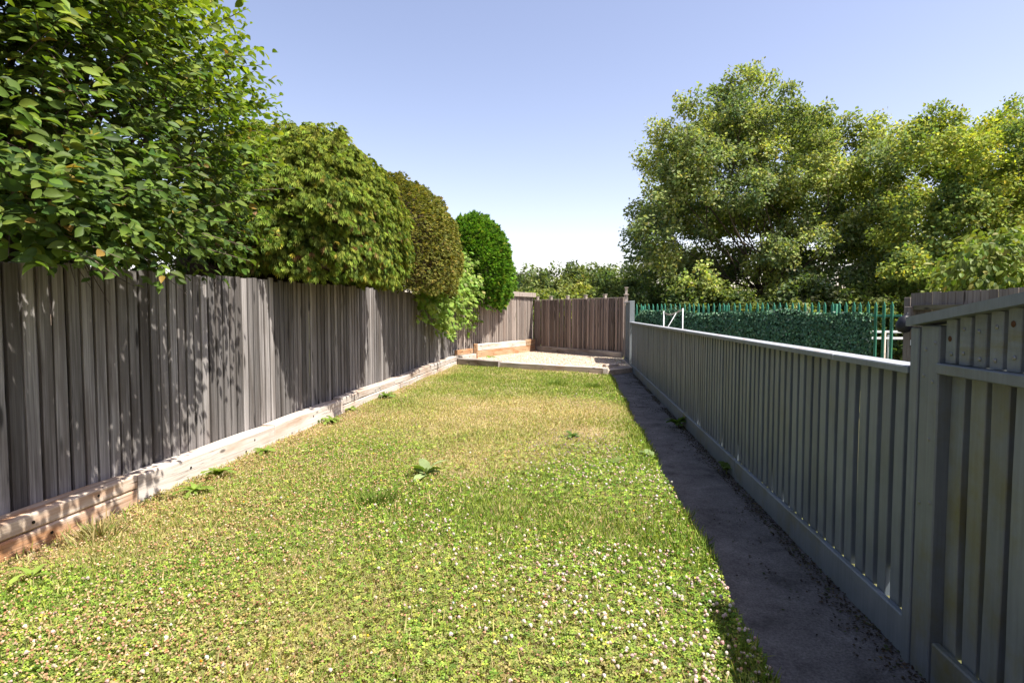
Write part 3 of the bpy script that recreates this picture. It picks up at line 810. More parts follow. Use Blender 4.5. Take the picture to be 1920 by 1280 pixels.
shrub('clipped_conifer', 'bright green feathery clipped conifer behind the bend of the board fence', (-3.44, 18.65, 2.92), (1.18, 1.45, 1.72), 15000, FEATHER, .14,
      [(.125, .25, .028), (.185, .33, .038), (.07, .16, .022), (.27, .33, .055)], [4, 4, 3, .7], 'conifer', 203, hang=.05, upness=.25, zcut=-.75, depth=.2, core_mat='core_green', lumpy=.11, clump=.06, tier=.07, tiers=5, zlow=1.72, bxmax=-3.3, low_core=False)

# ---- vine spilling over the bend of the fence
r = np.random.default_rng(301)
vine = tree('vine', 'pale green lobed-leaf vine spilling over the fence beside the bronze yew', 'vine', (-3.95, 15.2, -.06))
stem = MB(); P, D, Nn, S = [], [], [], []
tgt = [(822, 628, -3.42), (845, 632, -3.40), (838, 610, -3.36), (806, 588, -3.40), (865, 612, -3.38), (886, 597, -3.30), (897, 600, -3.25), (872, 560, -3.2), (850, 520, -3.3), (840, 560, -3.25), (860, 580, -3.2), (828, 596, -3.3), (880, 540, -3.2), (815, 560, -3.35), (868, 490, -3.35), (855, 470, -3.4), (795, 575, -3.42), (875, 610, -3.32), (878, 500, -3.0), (870, 520, -2.95), (885, 560, -2.95), (862, 548, -2.9), (850, 590, -3.0), (836, 575, -3.0), (890, 530, -3.0), (868, 575, -2.95), (845, 605, -3.1), (858, 480, -3.0)]
for (a, b, X_) in tgt * 2 + [(790, 560, -3.4), (800, 540, -3.3), (812, 575, -3.38), (825, 540, -3.25)]:
    p = at_x(a + r.normal(0, 7), b + r.normal(0, 6), X_)
    top = np.array((-3.9 + r.uniform(-.1, .2), 15.2 + r.uniform(-.8, .9), 2.15 + r.uniform(0, .5)))
    pth = limb_path(r, top, p, 7, .10, .10)
    stem.tube(pth, [.012, .010, .009, .008, .007, .005, .004, .003], 4, False)
    pth = np.array(pth)
    for k in range(64):
        u = r.uniform(.1, 1) ** .7 * 7; i = min(int(u), 6); q = pth[i] + (pth[i + 1] - pth[i]) * (u - i) + r.normal(0, .085, 3)
        if q[0] < LFX + .06 and q[2] < 1.95: q[0] = LFX + .06 + r.uniform(0, .15)
        P.append(q); D.append(np.array((.4, -.25, -.75)) + r.normal(0, .45, 3)); Nn.append(np.array((.75, -.35, .75)) + r.normal(0, .35, 3)); S.append(r.uniform(.10, .165))
stem.tube(limb_path(r, (-3.95, 15.2, -.1), (-3.92, 15.2, 2.3), 5, .06), [.035, .03, .028, .025, .02, .018], 6)
P, D, Nn, S = map(np.array, (P, D, Nn, S))
Cc = colmix(r, len(P), [(.2, .30, .055), (.25, .35, .075), (.15, .24, .045), (.32, .38, .14)], [4, 3, 3, 1])
V, F, C = place(P, D, Nn, S, *STAR, Cc)
bx = np.array(vine.location)
stem.V = [tuple(np.array(v) - bx) for v in stem.V]
obj('stems', stem.mesh('stems', M['bark'], True), vine)
obj('leaves', np_mesh('leaves', V - bx, F, M['leaf_soft'], C), vine)

# ---- big ash-like trees beyond the palisade
def big_tree(name, label, base, lobes, nleaf, size, cols, wts, seed, group=None, tmpl=PINN, mat='leaf_soft', trunk_r=.28, hang=.22, bark='bark_grey', fork=.3, per=26):
    r = np.random.default_rng(seed)
    base = np.array(base, float)
    root = tree(name, label, 'tree', (base[0], base[1], base[2] - .06), group)
    tr = MB()
    H = np.mean([c[2] for c, _ in lobes])
    fk = base + np.array((0, 0, max(.6, H * fork)))
    tr.tube(limb_path(r, base - (0, 0, .15), fk, 4, .05), np.linspace(trunk_r, trunk_r * .72, 5), 9)
    P, D, Nn, S, W = [], [], [], [], []
    ctr = np.mean([c for c, _ in lobes], axis=0)
    tot = sum(q ** 2 for _, q in lobes)
    for li, (c, q) in enumerate(lobes):
        c = np.array(c, float)
        m = fk * .5 + c * .5 + r.normal(0, .06, 3) * np.linalg.norm(c - fk); m[2] -= .06 * np.linalg.norm(c - fk)
        rr = trunk_r * .15 * (q / 1.2)
        if len(lobes) < 60 or li % 4 == 0: tr.tube([fk - (0, 0, r.uniform(0, .5)), *limb_path(r, fk * .6 + m * .4, m, 2, .22), *limb_path(r, m * .8 + c * .2, c, 2, .22)], [rr * 1.6, rr * 1.3, rr * 1.1, rr, rr * .85, rr * .7, rr * .45], 5, False)
        for _ in range(3):
            e = c + sph(r, 1)[0] * q * .95
            tr.tube(limb_path(r, c, e, 3, .15), [rr * .45, rr * .3, rr * .2, rr * .1], 3, False)
        n = int(nleaf * q * q / tot)
        # sprays: sub-clusters within the lobe
        ns = max(4, int(n / per)); sc_ = c + sph(r, ns) * (q * r.uniform(.35, 1.0, ns) ** .6)[:, None] * np.array((1, 1, .82))
        idx = r.integers(0, ns, n)
        p = sc_[idx] + np.clip(r.normal(0, 1, (n, 3)), -1.5, 1.5) * (.22 * q ** .5) * np.array((1, 1, .8))
        o = unit(p - c + .3 * (c - ctr))
        P.append(p); D.append(o * .6 + np.array((0, 0, -hang)) + r.normal(0, .6, (n, 3)))
        Nn.append(np.array((.15, -.2, .8)) + .8 * o + r.normal(0, .5, (n, 3))); S.append(r.uniform(.7, 1.3, n) * size)
        tn = r.normal(0, .16, ns); W.append(tn[idx] + r.normal(0, .22))
    P, D, Nn, S, W = np.vstack(P), np.vstack(D), np.vstack(Nn), np.concatenate(S), np.concatenate(W)
    C = colmix(r, len(P), cols, wts) * np.clip(1 + W[:, None] * np.array((1.1, .8, .3)), .5, 1.6)
    V, F, C = place(P, D, Nn, S, *tmpl, C)
    set_parts(root, tr, bark, V, F, C, mat)
    return root

def lobes_px(pts, Y0, spread, r, q0, q1, jy=1.0):
    """pixel outline points of a crown at depth Y0 -> 3-D lobes spread in depth"""
    out = []
    for (a, b) in pts:
        Yd = Y0 + r.uniform(-1, 1) * spread
        out.append((at_y(a, b, Yd), r.uniform(q0, q1)))
    return out
def fill_px(r, poly, n):
    """random pixels inside a polygon"""
    poly = np.array(poly, float); lo, hi = poly.min(0), poly.max(0); res = []
    while len(res) < n:
        p = r.uniform(lo, hi); c = False; j = len(poly) - 1
        for i in range(len(poly)):
            if (poly[i, 1] > p[1]) != (poly[j, 1] > p[1]) and p[0] < (poly[j, 0] - poly[i, 0]) * (p[1] - poly[i, 1]) / (poly[j, 1] - poly[i, 1]) + poly[i, 0]: c = not c
            j = i
        if c: res.append(p)
    return res

r = np.random.default_rng(401)
ASH = [(.20, .25, .085), (.26, .305, .105), (.13, .18, .068), (.31, .325, .065), (.30, .335, .19)]
poly1 = [(1215, 470), (1222, 400), (1240, 300), (1300, 225), (1400, 175), (1500, 215), (1590, 262), (1650, 275), (1700, 340), (1700, 520), (1400, 545), (1240, 530)]
lb = lobes_px(fill_px(r, poly1, 190), 25.5, 4.2, r, .5, .95) + lobes_px([(1195, 455), (1205, 490), (1232, 300), (1300, 195), (1352, 182), (1400, 150), (1425, 160), (1470, 190), (1520, 215), (1570, 225), (1625, 240), (1655, 255), (1215, 400), (1250, 250), (1390, 230), (1430, 270), (1460, 230), (1370, 290), (1410, 330), (1450, 350), (1340, 260)], 24.2, 1.6, r, .62, .9)
b1 = at_y(1440, 590, 25.5)
big_tree('ash_tree', 'big spreading light green tree with a domed crown beyond the green palisade fence', (b1[0], 25.5, 0), lb, 165000, .135, ASH, [4, 4, 3, 1.2, 1.5], 402, trunk_r=.30, tmpl=LEAFLET2, per=60, bark='bark')
poly2 = [(1690, 330), (1720, 270), (1800, 262), (1860, 290), (1930, 250), (2050, 240), (2080, 400), (2060, 545), (1680, 545), (1665, 450)]
lb = lobes_px(fill_px(r, poly2, 110), 21.5, 3.0, r, .42, .8) + lobes_px([(1715, 245), (1745, 225), (1790, 235), (1830, 262), (1870, 240), (1905, 222), (1960, 215)], 21.5, 1.2, r, .5, .75)
b2 = at_y(1850, 590, 21.5)
big_tree('ash_tree', 'yellower loose-crowned tree beside the big domed one, above the brown neighbour fence', (b2[0], 21.5, 0), lb, 92000, .125, [(.225, .28, .06), (.28, .33, .075), (.155, .21, .06), (.36, .355, .06)], [4, 3, 3, 1.6], 403, trunk_r=.2, tmpl=LEAFLET2, per=60, bark='bark')

# leafy young tree close behind the brown fence
lb = lobes_px(fill_px(r, [(1790, 520), (1800, 470), (1850, 440), (1930, 430), (2020, 450), (2020, 560), (1790, 560)], 22), 11.2, 1.0, r, .32, .5)
b3 = at_y(1880, 590, 11.4)
big_tree('cherry_tree', 'bright green drooping-leaved young tree just behind the brown neighbour fence', (b3[0], 11.4, 0), lb, 4200, .125, [(.17, .225, .04), (.22, .26, .05), (.13, .18, .035), (.27, .25, .05)], [4, 3, 2, .5], 404, tmpl=LEAF, mat='leaf', trunk_r=.07, hang=1.1, bark='bark')

# dark under-storey bushes behind the palisade
for k, (a, top, Yd, w) in enumerate([(1215, 520, 23.0, 1.6), (1300, 528, 21.5, 1.5), (1385, 520, 22.0, 1.6), (1470, 522, 20.8, 1.5), (1555, 520, 20.2, 1.5), (1625, 515, 20.0, 1.4), (1740, 510, 18.6, 1.2), (1260, 470, 31.0, 3.0), (1400, 455, 32.0, 3.2), (1560, 450, 31.0, 3.2), (1720, 440, 29.0, 3.0), (1880, 450, 26.0, 2.8)]):
    pc = at_y(a, top, Yd)
    lb = []
    for _ in range(12 if k < 7 else 22):
        q = r.uniform(.45, .75) * (1 if k < 7 else 1.5)
        lb.append(((pc[0] + r.uniform(-1, 1) * w, Yd + r.uniform(-.8, .8), r.uniform(.5, max(.8, pc[2] - .5))), q))
    nm = ['dark green hedgerow bush under the left edge of the domed tree', 'olive hedgerow bush behind the sagging strap frame', 'dark hedgerow bush below the trunk of the domed tree',
          'grey-green hedgerow bush behind the middle of the ivy screen', 'pale-tipped hedgerow bush behind the ivy screen, between two darker bushes', 'dense hedgerow bush behind the bare end of the palisade', 'hedgerow bush behind the post of the brown neighbour fence', 'tall shadowed thicket behind the left limbs of the domed tree', 'tall shadowed thicket behind the trunk of the domed tree', 'tall shadowed thicket behind the right limbs of the domed tree', 'tall thicket in the gap between the domed and the yellower tree', 'tall thicket behind the trunk of the yellower tree'][k]
    big_tree('hedgerow_bush', nm, (pc[0], Yd, 0), lb, 9000, .14, [(.10, .135, .035), (.145, .18, .05), (.07, .10, .03), (.24, .26, .13)], [4, 3, 3, .4 + (k == 4) * 3], 420 + k, group='bushes behind the palisade', trunk_r=.07, bark='bark', tmpl=LEAFLET2, per=60)

# far trees seen over the end fence
far_specs = [(978, 508, 62, 2.6, (.05, .075, .03), 'dark blue-green far tree beside the bright clipped conifer'),
             (1045, 493, 44, 3.2, (.095, .12, .04), 'rounded mid-green tree in the middle of the gap over the end fence'),
             (1082, 500, 58, 2.0, (.045, .065, .028), 'narrow dark far tree just right of the rounded mid-green tree'),
             (1108, 503, 54, 2.6, (.11, .135, .055), 'pale green far tree between the narrow dark tree and the ash branches'),
             (1132, 520, 40, 1.7, (.15, .13, .05), 'brownish-green shrubby tree over the end fence'),
             (1160, 496, 34, 2.4, (.085, .115, .03), 'fresh green leafy tree left of the domed ash crown'),
             (1012, 528, 52, 2.4, (.06, .085, .03), 'low dark green tree above the capped fence corner'),
             (1066, 536, 32, 1.7, (.13, .15, .05), 'low yellowish bush behind the posts of the end fence'),
             (1112, 538, 30, 1.6, (.15, .17, .04), 'low bright green bush behind the end fence'),
             (1015, 545, 30, 1.4, (.14, .17, .045), 'pale bush peeping beside the end of the capping board'),
             (1190, 525, 30, 1.8, (.06, .085, .028), 'dark bush behind the tall corner post'),
             (950, 515, 58, 2.6, (.06, .085, .032), 'far tree mostly hidden behind the bright clipped conifer')]
for k, (a, top, Yd, w, cc, lab) in enumerate(far_specs):
    r = np.random.default_rng(450 + k)
    pc = at_y(a, top, Yd); lb = []
    for _ in range(26):
        q = r.uniform(.3, .48) * w
        z = r.uniform(.25, 1.0) * (pc[2] - q * .7); ww = w * (1.15 - .55 * (z / pc[2]) ** 2)
        lb.append(((pc[0] + r.uniform(-1, 1) * ww * .8, Yd + r.uniform(-1, 1) * w * .6, max(q * .6, z)), q))
    lb.append(((pc[0], Yd, pc[2] - .4 * w), .42 * w))
    cs = [tuple(np.array(cc) * s_) for s_ in (1.3, 1.65, .95)]
    big_tree('far_tree', lab, (pc[0], Yd, 0), lb, 10500, .26 if Yd > 35 else .19, cs, [4, 3, 3], 470 + k, group='trees beyond the end fence', tmpl=LEAFLET2, trunk_r=.12, hang=.2, bark='bark')

# ------------------------------------------------------------------ green palisade with an ivy screen
PA = at_y(1186, 590, 18.2); PB = at_y(1690, 590, 13.4)
pa, pb = PA[:2].copy(), PB[:2].copy()
pal = thing('palisade_fence', 'green steel palisade fence with pointed pales behind the low painted fence', 'fence', (float((pa[0] + pb[0]) / 2), float((pa[1] + pb[1]) / 2), 0))
dv = pb - pa; Lp = np.linalg.norm(dv); dv /= Lp; angp = math.atan2(dv[1], dv[0])
def pale_mesh(h):
    prof = [(-.034, 0), (-.02, .018), (-.008, .004), (.008, .004), (.02, .018), (.034, 0)]
    t = .0035; V = []; F = []
    for (z, s) in ((-.05, 1), (h - .09, 1), (h, .12)):
        for (x, y) in prof: V.append((x * s, -y, z))
        for (x, y) in prof[::-1]: V.append((x * s, -y + t, z))
    n = 12
    for i in range(2):
        for k in range(n):
            a = i * n + k; b = i * n + (k + 1) % n
            F.append((a, b, b + n, a + n))
    F.append(tuple(range(24, 36)))
    return poly_mesh('pale', V, F, M['palisade'])
pm = pale_mesh(1.79)
npal = int(Lp / .152)
for i in range(npal):
    q = pa + dv * (.152 * i)
    o = obj('pale', pm, pal, (q[0], q[1], r.normal(0, .004) - .035 * i / npal), (0, r.normal(0, .006), angp))
for zz in (.35, 1.42):
    o = seg_box(pal, 'rail', pa, pb, .004, .045, zz, zz + .05, M['palisade'], .003)
for k in range(3):
    q = pa + dv * min(Lp - .1, .3 + 2.75 * k); o = obj('post', MB().box((-.05, .048, -.06), (.05, .15, 1.72), .004).mesh('post', M['palisade']), pal, (q[0], q[1], 0), (0, 0, angp))
for ch in pal.children: under(pal, ch)

r = np.random.default_rng(501)
ivy = thing('ivy_screen', 'dark green artificial ivy screening hung along the palisade fence', 'screen', (float(pa[0] + dv[0] * 3), float(pa[1] + dv[1] * 3), 0))
Liv = Lp * .925
def ivy_top(s):
    base = 1.60 + .035 * np.sin(s * 1.7) + .03 * np.sin(s * 4.1 + 1)
    base = base - .05 * (s / Liv)
    return np.where(s < .55, base - .55 * np.clip((.55 - s) / .55, 0, 1) ** 2.2, base)
n = 15000
s_ = r.uniform(.02, Liv, n); z_ = r.random(n) ** .85 * (ivy_top(s_) - .25) + .25
front = np.array((dv[1], -dv[0]))                       # towards the camera
P = np.stack([pa[0] + dv[0] * s_, pa[1] + dv[1] * s_, z_], -1)
off = .035 + .05 * r.random(n) + .018 * np.sin(s_ * 6.0) + .012 * np.sin(s_ * 17)
P[:, :2] += front * off[:, None]
D = np.array((0, 0, -.75)) + r.normal(0, .5, (n, 3)); Nn = np.array((front[0], front[1], .35)) + r.normal(0, .4, (n, 3))
Cc = colmix(r, n, [(.08, .185, .095), (.125, .255, .135), (.05, .125, .068), (.23, .33, .22)], [4, 3, 4, .7])
V, F, C = place(P, D, Nn, r.uniform(.05, .09, n), *LEAFLET2, Cc)
il = np.array(ivy.location)
obj('leaves', np_mesh('leaves', V - il, F, foliage('plastic_ivy', .12, .5, .3, (1, 1, .8)), C), ivy)
bk = []; bf = []
ss = np.linspace(.06, Liv - .05, 50)
for i, s in enumerate(ss):
    q = pa + dv * s + front * .028
    bk += [(q[0], q[1], .2), (q[0], q[1], float(ivy_top(np.array(s))) - .05)]
    if i: bf.append((2 * i - 2, 2 * i, 2 * i + 1, 2 * i - 1))
o = obj('mesh_backing', poly_mesh('mesh_backing', [np.array(v) - il for v in bk], bf, plain('dark_green_mesh', (.012, .035, .022), .9, var=.5, scale=40)), ivy)
md = o.modifiers.new('thickness', 'SOLIDIFY'); md.thickness = .006

# ------------------------------------------------------------------ things in the neighbouring garden
# white frame with a sagging strap
A = at_y(1244.5, 600, 13.0); B = at_y(1280, 600, 12.7)
fr = thing('strap_frame', 'small white post frame with a sagging pale strap in front of the ivy screen', 'frame', (float(A[0]), float(A[1]), 0))
zA = at_y(1244.5, 583, 13.0)[2]; zB = at_y(1280, 578, 12.7)[2]
a0 = np.zeros(3); b0 = np.array((B[0] - A[0], B[1] - A[1], 0))
obj('post', MB().tube([(0, 0, -.07), (0, 0, zA)], .012, 8).mesh('post', M['white'], True), fr)
obj('post', MB().tube([(b0[0], b0[1], -.07), (b0[0], b0[1], zB)], .012, 8).mesh('post', M['white'], True), fr)
pts = []
for i in range(13):
    u = i / 12; z = zA * (1 - u) + zB * u - .02 - .30 * u * (1 - u) * (1.5 - u)
    pts.append((b0[0] * u, b0[1] * u, z))
mb = MB()
Vv = []; Ff = []
for i, (x, y, z) in enumerate(pts): Vv += [(x, y - .004, z + .018), (x, y - .004, z - .018), (x, y + .004, z - .018), (x, y + .004, z + .018)]
for i in range(12):
    for k in range(4):
        a = i * 4 + k; b = i * 4 + (k + 1) % 4
        Ff.append((a, b, b + 4, a + 4))
obj('strap', poly_mesh('strap', Vv, Ff + [(3, 2, 1, 0), (48, 49, 50, 51)], M['strap']), fr)
dg = at_y(1253, 612, 12.9) - np.array((A[0], A[1], 0)); dg2 = np.array(pts[8])
obj('brace', MB().tube([tuple(dg + (dg - dg2) * 3.0), tuple(dg2)], .009, 6).mesh('brace', M['white'], True), fr)

# brown neighbour fence seen over the tall painted panel
NA = at_y(1706, 590, 9.2)[:2]; NB = at_y(2010, 590, 7.3)[:2]
nf = thing('board_fence', 'brown neighbour board fence with a mossy back rail showing above the tall painted panel', 'fence', (float((NA[0] + NB[0]) / 2), float((NA[1] + NB[1]) / 2), 0))
board_run(nf, NB, NA, .112, .116, .018, .010, one(0), lambda q: 1.80 + .012 * (9.2 - q[1]), M['old_fence'], 61, jit=.003, drop=.004)
dn = (NB - NA) / np.linalg.norm(NB - NA)
seg_box(nf, 'rail', NB, NA + dn * .12, .026, .085, 1.55, 1.62, wood('mossy_rail', (.11, .095, .06), (.18, .16, .1), (.26, .23, .16), axis='X', moss=(.11, .12, .035)), .004)
seg_box(nf, 'rail', NB, NA + dn * .12, .026, .085, .5, .58, M['old_fence'], .004)
seg_box(nf, 'post', NA + dn * .115, NA, -.02, .11, -.06, 1.60, M['old_fence'], .005)
seg_box(nf, 'post', NA - dn * .005, NA - dn * .105, -.13, .0, -.06, 1.74, M['old_fence'], .005)
obj('notice_plate', MB().box((-.014, 0, -.04), (.014, .006, .04), .001).mesh('notice_plate', M['white']), nf, (NA[0] + dn[0] * .06 - dn[1] * -.0 - .08, NA[1] + dn[1] * .06 - .105, 1.07), (0, 0, math.atan2(dn[1], dn[0])))
for ch in nf.children: under(nf, ch)
bgp = at_y(1696, 607, 8.98)
r = np.random.default_rng(71)
bag_mb = MB().lathe([(.012, .155), (.02, .13), (.045, .105), (.09, .075), (.118, .02), (.122, -.03), (.105, -.085), (.06, -.115), (.02, -.122)], 14)
bag_mb.V = [tuple(np.array(v) * (1 + .05 * math.sin(9 * v[0] * 10 + v[2] * 40))) for v in bag_mb.V]
bag = obj('black_bag', bag_mb.mesh('black_bag', M['black'], True), None, (bgp[0], bgp[1], bgp[2]), (.18, .1, 0), (.88, .8, 1.08))
tag(bag, 'round black bag tied against the post of the brown neighbour fence', 'bag')

# white rails beyond the palisade
wr = thing('white_railing', 'low white two-bar railing seen through the bare pales of the palisade', 'railing', (float(at_y(1670, 640, 16.2)[0]), 16.2, 0))
for yy in (622, 634):
    p = at_y(1665, yy, 16.2); obj('bar', MB().box((-1.2, -.02, -.03), (1.2, .02, .03), .004).mesh('bar', M['white']), wr, (0, 0, p[2]))
for k in (-1.1, 0, 1.1): obj('post', MB().box((k - .04, .022, -.06), (k + .04, .10, .93), .004).mesh('post', M['white']), wr)
cb = at_y(1658, 668, 7.8); ct = at_y(1660, 622, 7.8)
cane = obj('garden_cane', MB().tube([(cb[0] - .01, 7.8, -.07), (cb[0], 7.8, .5), (ct[0], 7.8, ct[2])], [.011, .011, .009], 7).mesh('garden_cane', M['strap'], True))
tag(cane, 'thin pale cane standing in the neighbouring garden in front of the palisade', 'cane')

# white dome-headed mast behind the broad conifer
mp_ = at_y(639.5, 250, 21.0)
mast = thing('lamp_mast', 'slim white mast with a small domed head peeping above the broad clipped conifer', 'lamp post', (float(mp_[0]), 21.0, -.06))
zt = mp_[2]
obj('pole', MB().tube([(0, 0, 0), (0, 0, 3), (0, 0, zt - .04)], [.07, .05, .03], 8).mesh('pole', M['white'], True), mast)
obj('lamp_head', MB().lathe([(.03, -.06), (.03, -.03), (.095, -.022), (.105, .0), (.098, .04), (.07, .085), (.03, .105), (.005, .108)], 14).mesh('lamp_head', M['white'], True), mast, (0, 0, zt))

# overhead cables far away
cbl = thing('overhead_cables', 'thin overhead cables crossing the pale sky above the far trees', 'cable', (0, 90, 0))
for (yl, yr) in ((463, 470), (489, 497), (466, 473)):
    a = at_y(960, yl, 90.0); b = at_y(1170, yr, 90.0); dd = (b - a) / (b[0] - a[0])
    pts = [np.array((a[0], 90, a[2])) + dd * t + np.array((0, 0, .0006 * (t ** 2))) - np.array((0, 90, 0)) for t in np.linspace(-70, 90, 17)]
    obj('cable', MB().tube(pts, .011, 4).mesh('cable', M['cable']), cbl)
for xx in (-79, 83):
    obj('pole', MB().tube([(xx, 0, -.1), (xx, 0, 17)], [.16, .12], 8).mesh('pole', M['bark_grey']), cbl)

# ------------------------------------------------------------------ lawn cover
r = np.random.default_rng(601)
def in_lawn(x, y):
    yf = 16.2 + (x + 3.5) * (14.05 - 16.2) / (4.1)      # the line of the front sleepers
    return (x > LAWN_X0 + .015) & (x < edge_x(y) + .01) & (y < yf - .06)
def scatter(n, near=1.5, far=16.0, pw=1.15):
    """points over the lawn, denser near the camera end"""
    u = r.random(n); y = (near ** (1 - pw) + u * (far ** (1 - pw) - near ** (1 - pw))) ** (1 / (1 - pw))
    x = r.uniform(LAWN_X0, LAWN_X1 + .05, n); k = in_lawn(x, y)
    return x[k], y[k]
def dryness(x, y):
    d = .20 + .8 * fbm(x, y, 77, 5, .42)
    d += .62 * np.exp(-(((x + 1.5) / 1.5) ** 2 + ((y - 8.8) / 2.4) ** 2)) + .45 * np.exp(-(((x - .1) / .7) ** 2 + ((y - 9.6) / 1.1) ** 2))           # straw patch in the middle
    d += .55 * np.clip((-3.0 - x) / .35, 0, 1)                                        # dry strip along the sleepers
    d -= .35 * np.clip((x - .25) / .5, 0, 1)                                          # fresh along the path
    d += .55 * np.exp(-(((x + 1.7) / 1.0) ** 2 + ((y - 2.6) / .8) ** 2)) + .45 * np.exp(-(((x + 2.9) / .6) ** 2 + ((y - 3.6) / 1.2) ** 2)) + .4 * np.exp(-(((x + 1.0) / .7) ** 2 + ((y - 5.4) / .7) ** 2)) - .3 * np.exp(-(((x + 2.3) / .7) ** 2 + ((y - 5.9) / .9) ** 2))
    d -= .25 * np.exp(-(((y - 12.8) / 1.6) ** 2))
    return np.clip(d, 0, 1)
def clovery(x, y):
    c = .55 + .95 * fbm(x, y, 91, 4, .7) - .8 * np.clip((y - 5.2) / 2.2, 0, 1.1) + .25 * np.clip((x + .8) / 1.2, 0, 1)
    return np.clip(c, .02, 1)
# grass blades
x, y = scatter(255000)
dr = dryness(x, y); cl = clovery(x, y)
keep = r.random(len(x)) < np.clip(1.0 - .55 * cl - .35 * np.clip(dr - .65, 0, 1), .15, 1); x, y, dr = x[keep], y[keep], dr[keep]
n = len(x)
tuft = np.clip(fbm(x, y, 55, 4, 1.6), -1, 1)
P = np.stack([x, y, lawn_z(x, y) - .004], -1)
D = np.stack([r.normal(0, .55, n), r.normal(0, .55, n), np.ones(n)], -1)
Nn = np.stack([r.normal(0, 1, n), r.normal(0, 1, n), np.full(n, .5)], -1)
ln = r.uniform(.022, .052, n) * (1 + .35 * tuft) * (1.15 - .35 * dr) * (1 + .35 * (x > .6))
wd = r.uniform(.0022, .0042, n) * (1 + .09 * np.clip(y - 2, 0, 14))
BL = ([(-1, 0, 0), (1, 0, 0), (.75, .55, .10), (0, 1, .42)], [(0, 1, 2), (0, 2, 3)])
gm = np.clip(dr + r.normal(0, .22, n), 0, 1)[:, None]
Cg = colmix(r, n, [(.185, .28, .04), (.265, .345, .055), (.115, .2, .033)], [4, 3, 3]) * (1 - gm) + colmix(r, n, [(.54, .445, .20), (.62, .51, .26), (.44, .385, .13)], [4, 3, 3]) * gm
V, F, C = place(P, D, Nn, np.stack([wd, ln, ln * .5], -1), *BL, Cg)
x2_, y2_ = scatter(9000); n2 = len(x2_)                # taller thin seed stems and blades standing above the rest
D2 = np.stack([r.normal(0, .4, n2), r.normal(0, .4, n2), np.ones(n2)], -1); l2 = r.uniform(.05, .10, n2)
V2, F2, C2 = place(np.stack([x2_, y2_, lawn_z(x2_, y2_)], -1), D2, r.normal(0, 1, (n2, 3)), np.stack([np.full(n2, .0016) * (1 + .1 * y2_), l2, l2 * .5], -1), *BL,
                   colmix(r, n2, [(.5, .43, .2), (.3, .34, .06), (.2, .27, .04)], [3, 3, 3]))
F2 = F2 + len(V); V = np.vstack([V, V2]); F = np.vstack([F, F2]); C = np.vstack([C, C2])
tag(obj('grass', np_mesh('grass', V, F, M['grass'], C)), 'short sun-dried lawn grass, straw-coloured in patches', 'grass', kind='stuff')
# dry thatch lying flat
x, y = scatter(60000); dr = dryness(x, y); keep = r.random(len(x)) < dr; x, y = x[keep], y[keep]; n = len(x)
P = np.stack([x, y, lawn_z(x, y) + r.uniform(.002, .014, n)], -1)
D = np.stack([r.normal(0, 1, n), r.normal(0, 1, n), r.normal(0, .12, n)], -1); Nn = np.tile((0, 0, 1.0), (n, 1)) + r.normal(0, .2, (n, 3))
ln = r.uniform(.02, .05, n); wd = r.uniform(.0015, .003, n) * (1 + .09 * np.clip(y - 2, 0, 14))
V, F, C = place(P, D, Nn, np.stack([wd, ln, ln * .2], -1), *BL, colmix(r, n, [(.42, .33, .18), (.5, .4, .24), (.3, .2, .1)], [4, 3, 2]))
tag(obj('dry_thatch', np_mesh('dry_thatch', V, F, M['grass'], C)), 'flat straw-coloured dead grass among the lawn blades', 'dead grass', kind='stuff')
# clover leaves: three leaflets
TL = []; TFc = []
for k in range(3):
    a = math.radians(120 * k); b = len(TL)
    for (px_, py_, pz_) in [(0, 0, 0), (.46, .72, .16), (0, 1.06, .10), (-.46, .72, .16)]:
        TL.append((px_ * math.cos(a) + py_ * math.sin(a), -px_ * math.sin(a) + py_ * math.cos(a), pz_))
    TFc += [(b, b + 1, b + 2), (b, b + 2, b + 3)]
x, y = scatter(112000, far=11.5); cl = clovery(x, y); dr = dryness(x, y)
keep = r.random(len(x)) < cl; x, y, dr = x[keep], y[keep], dr[keep]; n = len(x)
P = np.stack([x, y, lawn_z(x, y) + r.uniform(.012, .042, n)], -1)
D = np.stack([r.normal(0, 1, n), r.normal(0, 1, n), r.normal(0, .2, n)], -1); Nn = np.stack([r.normal(0, .34, n), r.normal(0, .34, n), np.ones(n)], -1)
gm = np.clip(dr * .8 - .15 + r.normal(0, .2, n), 0, 1)[:, None]
Cl = colmix(r, n, [(.185, .295, .04), (.285, .39, .06), (.09, .17, .028), (.40, .46, .07)], [4, 3, 4, .8], .26) * (1 - gm) + colmix(r, n, [(.40, .30, .15), (.32, .29, .10), (.46, .30, .16)], [3, 3, 2]) * gm
V, F, C = place(P, D, Nn, (.006 + .012 * r.beta(2, 2, n)) * (1 + .05 * np.clip(y - 2, 0, 9)), TL, TFc, Cl)
tag(obj('clover', np_mesh('clover', V, F, M['grass'], C)), 'yellow-green clover leaves carpeting the near lawn', 'clover', kind='stuff')
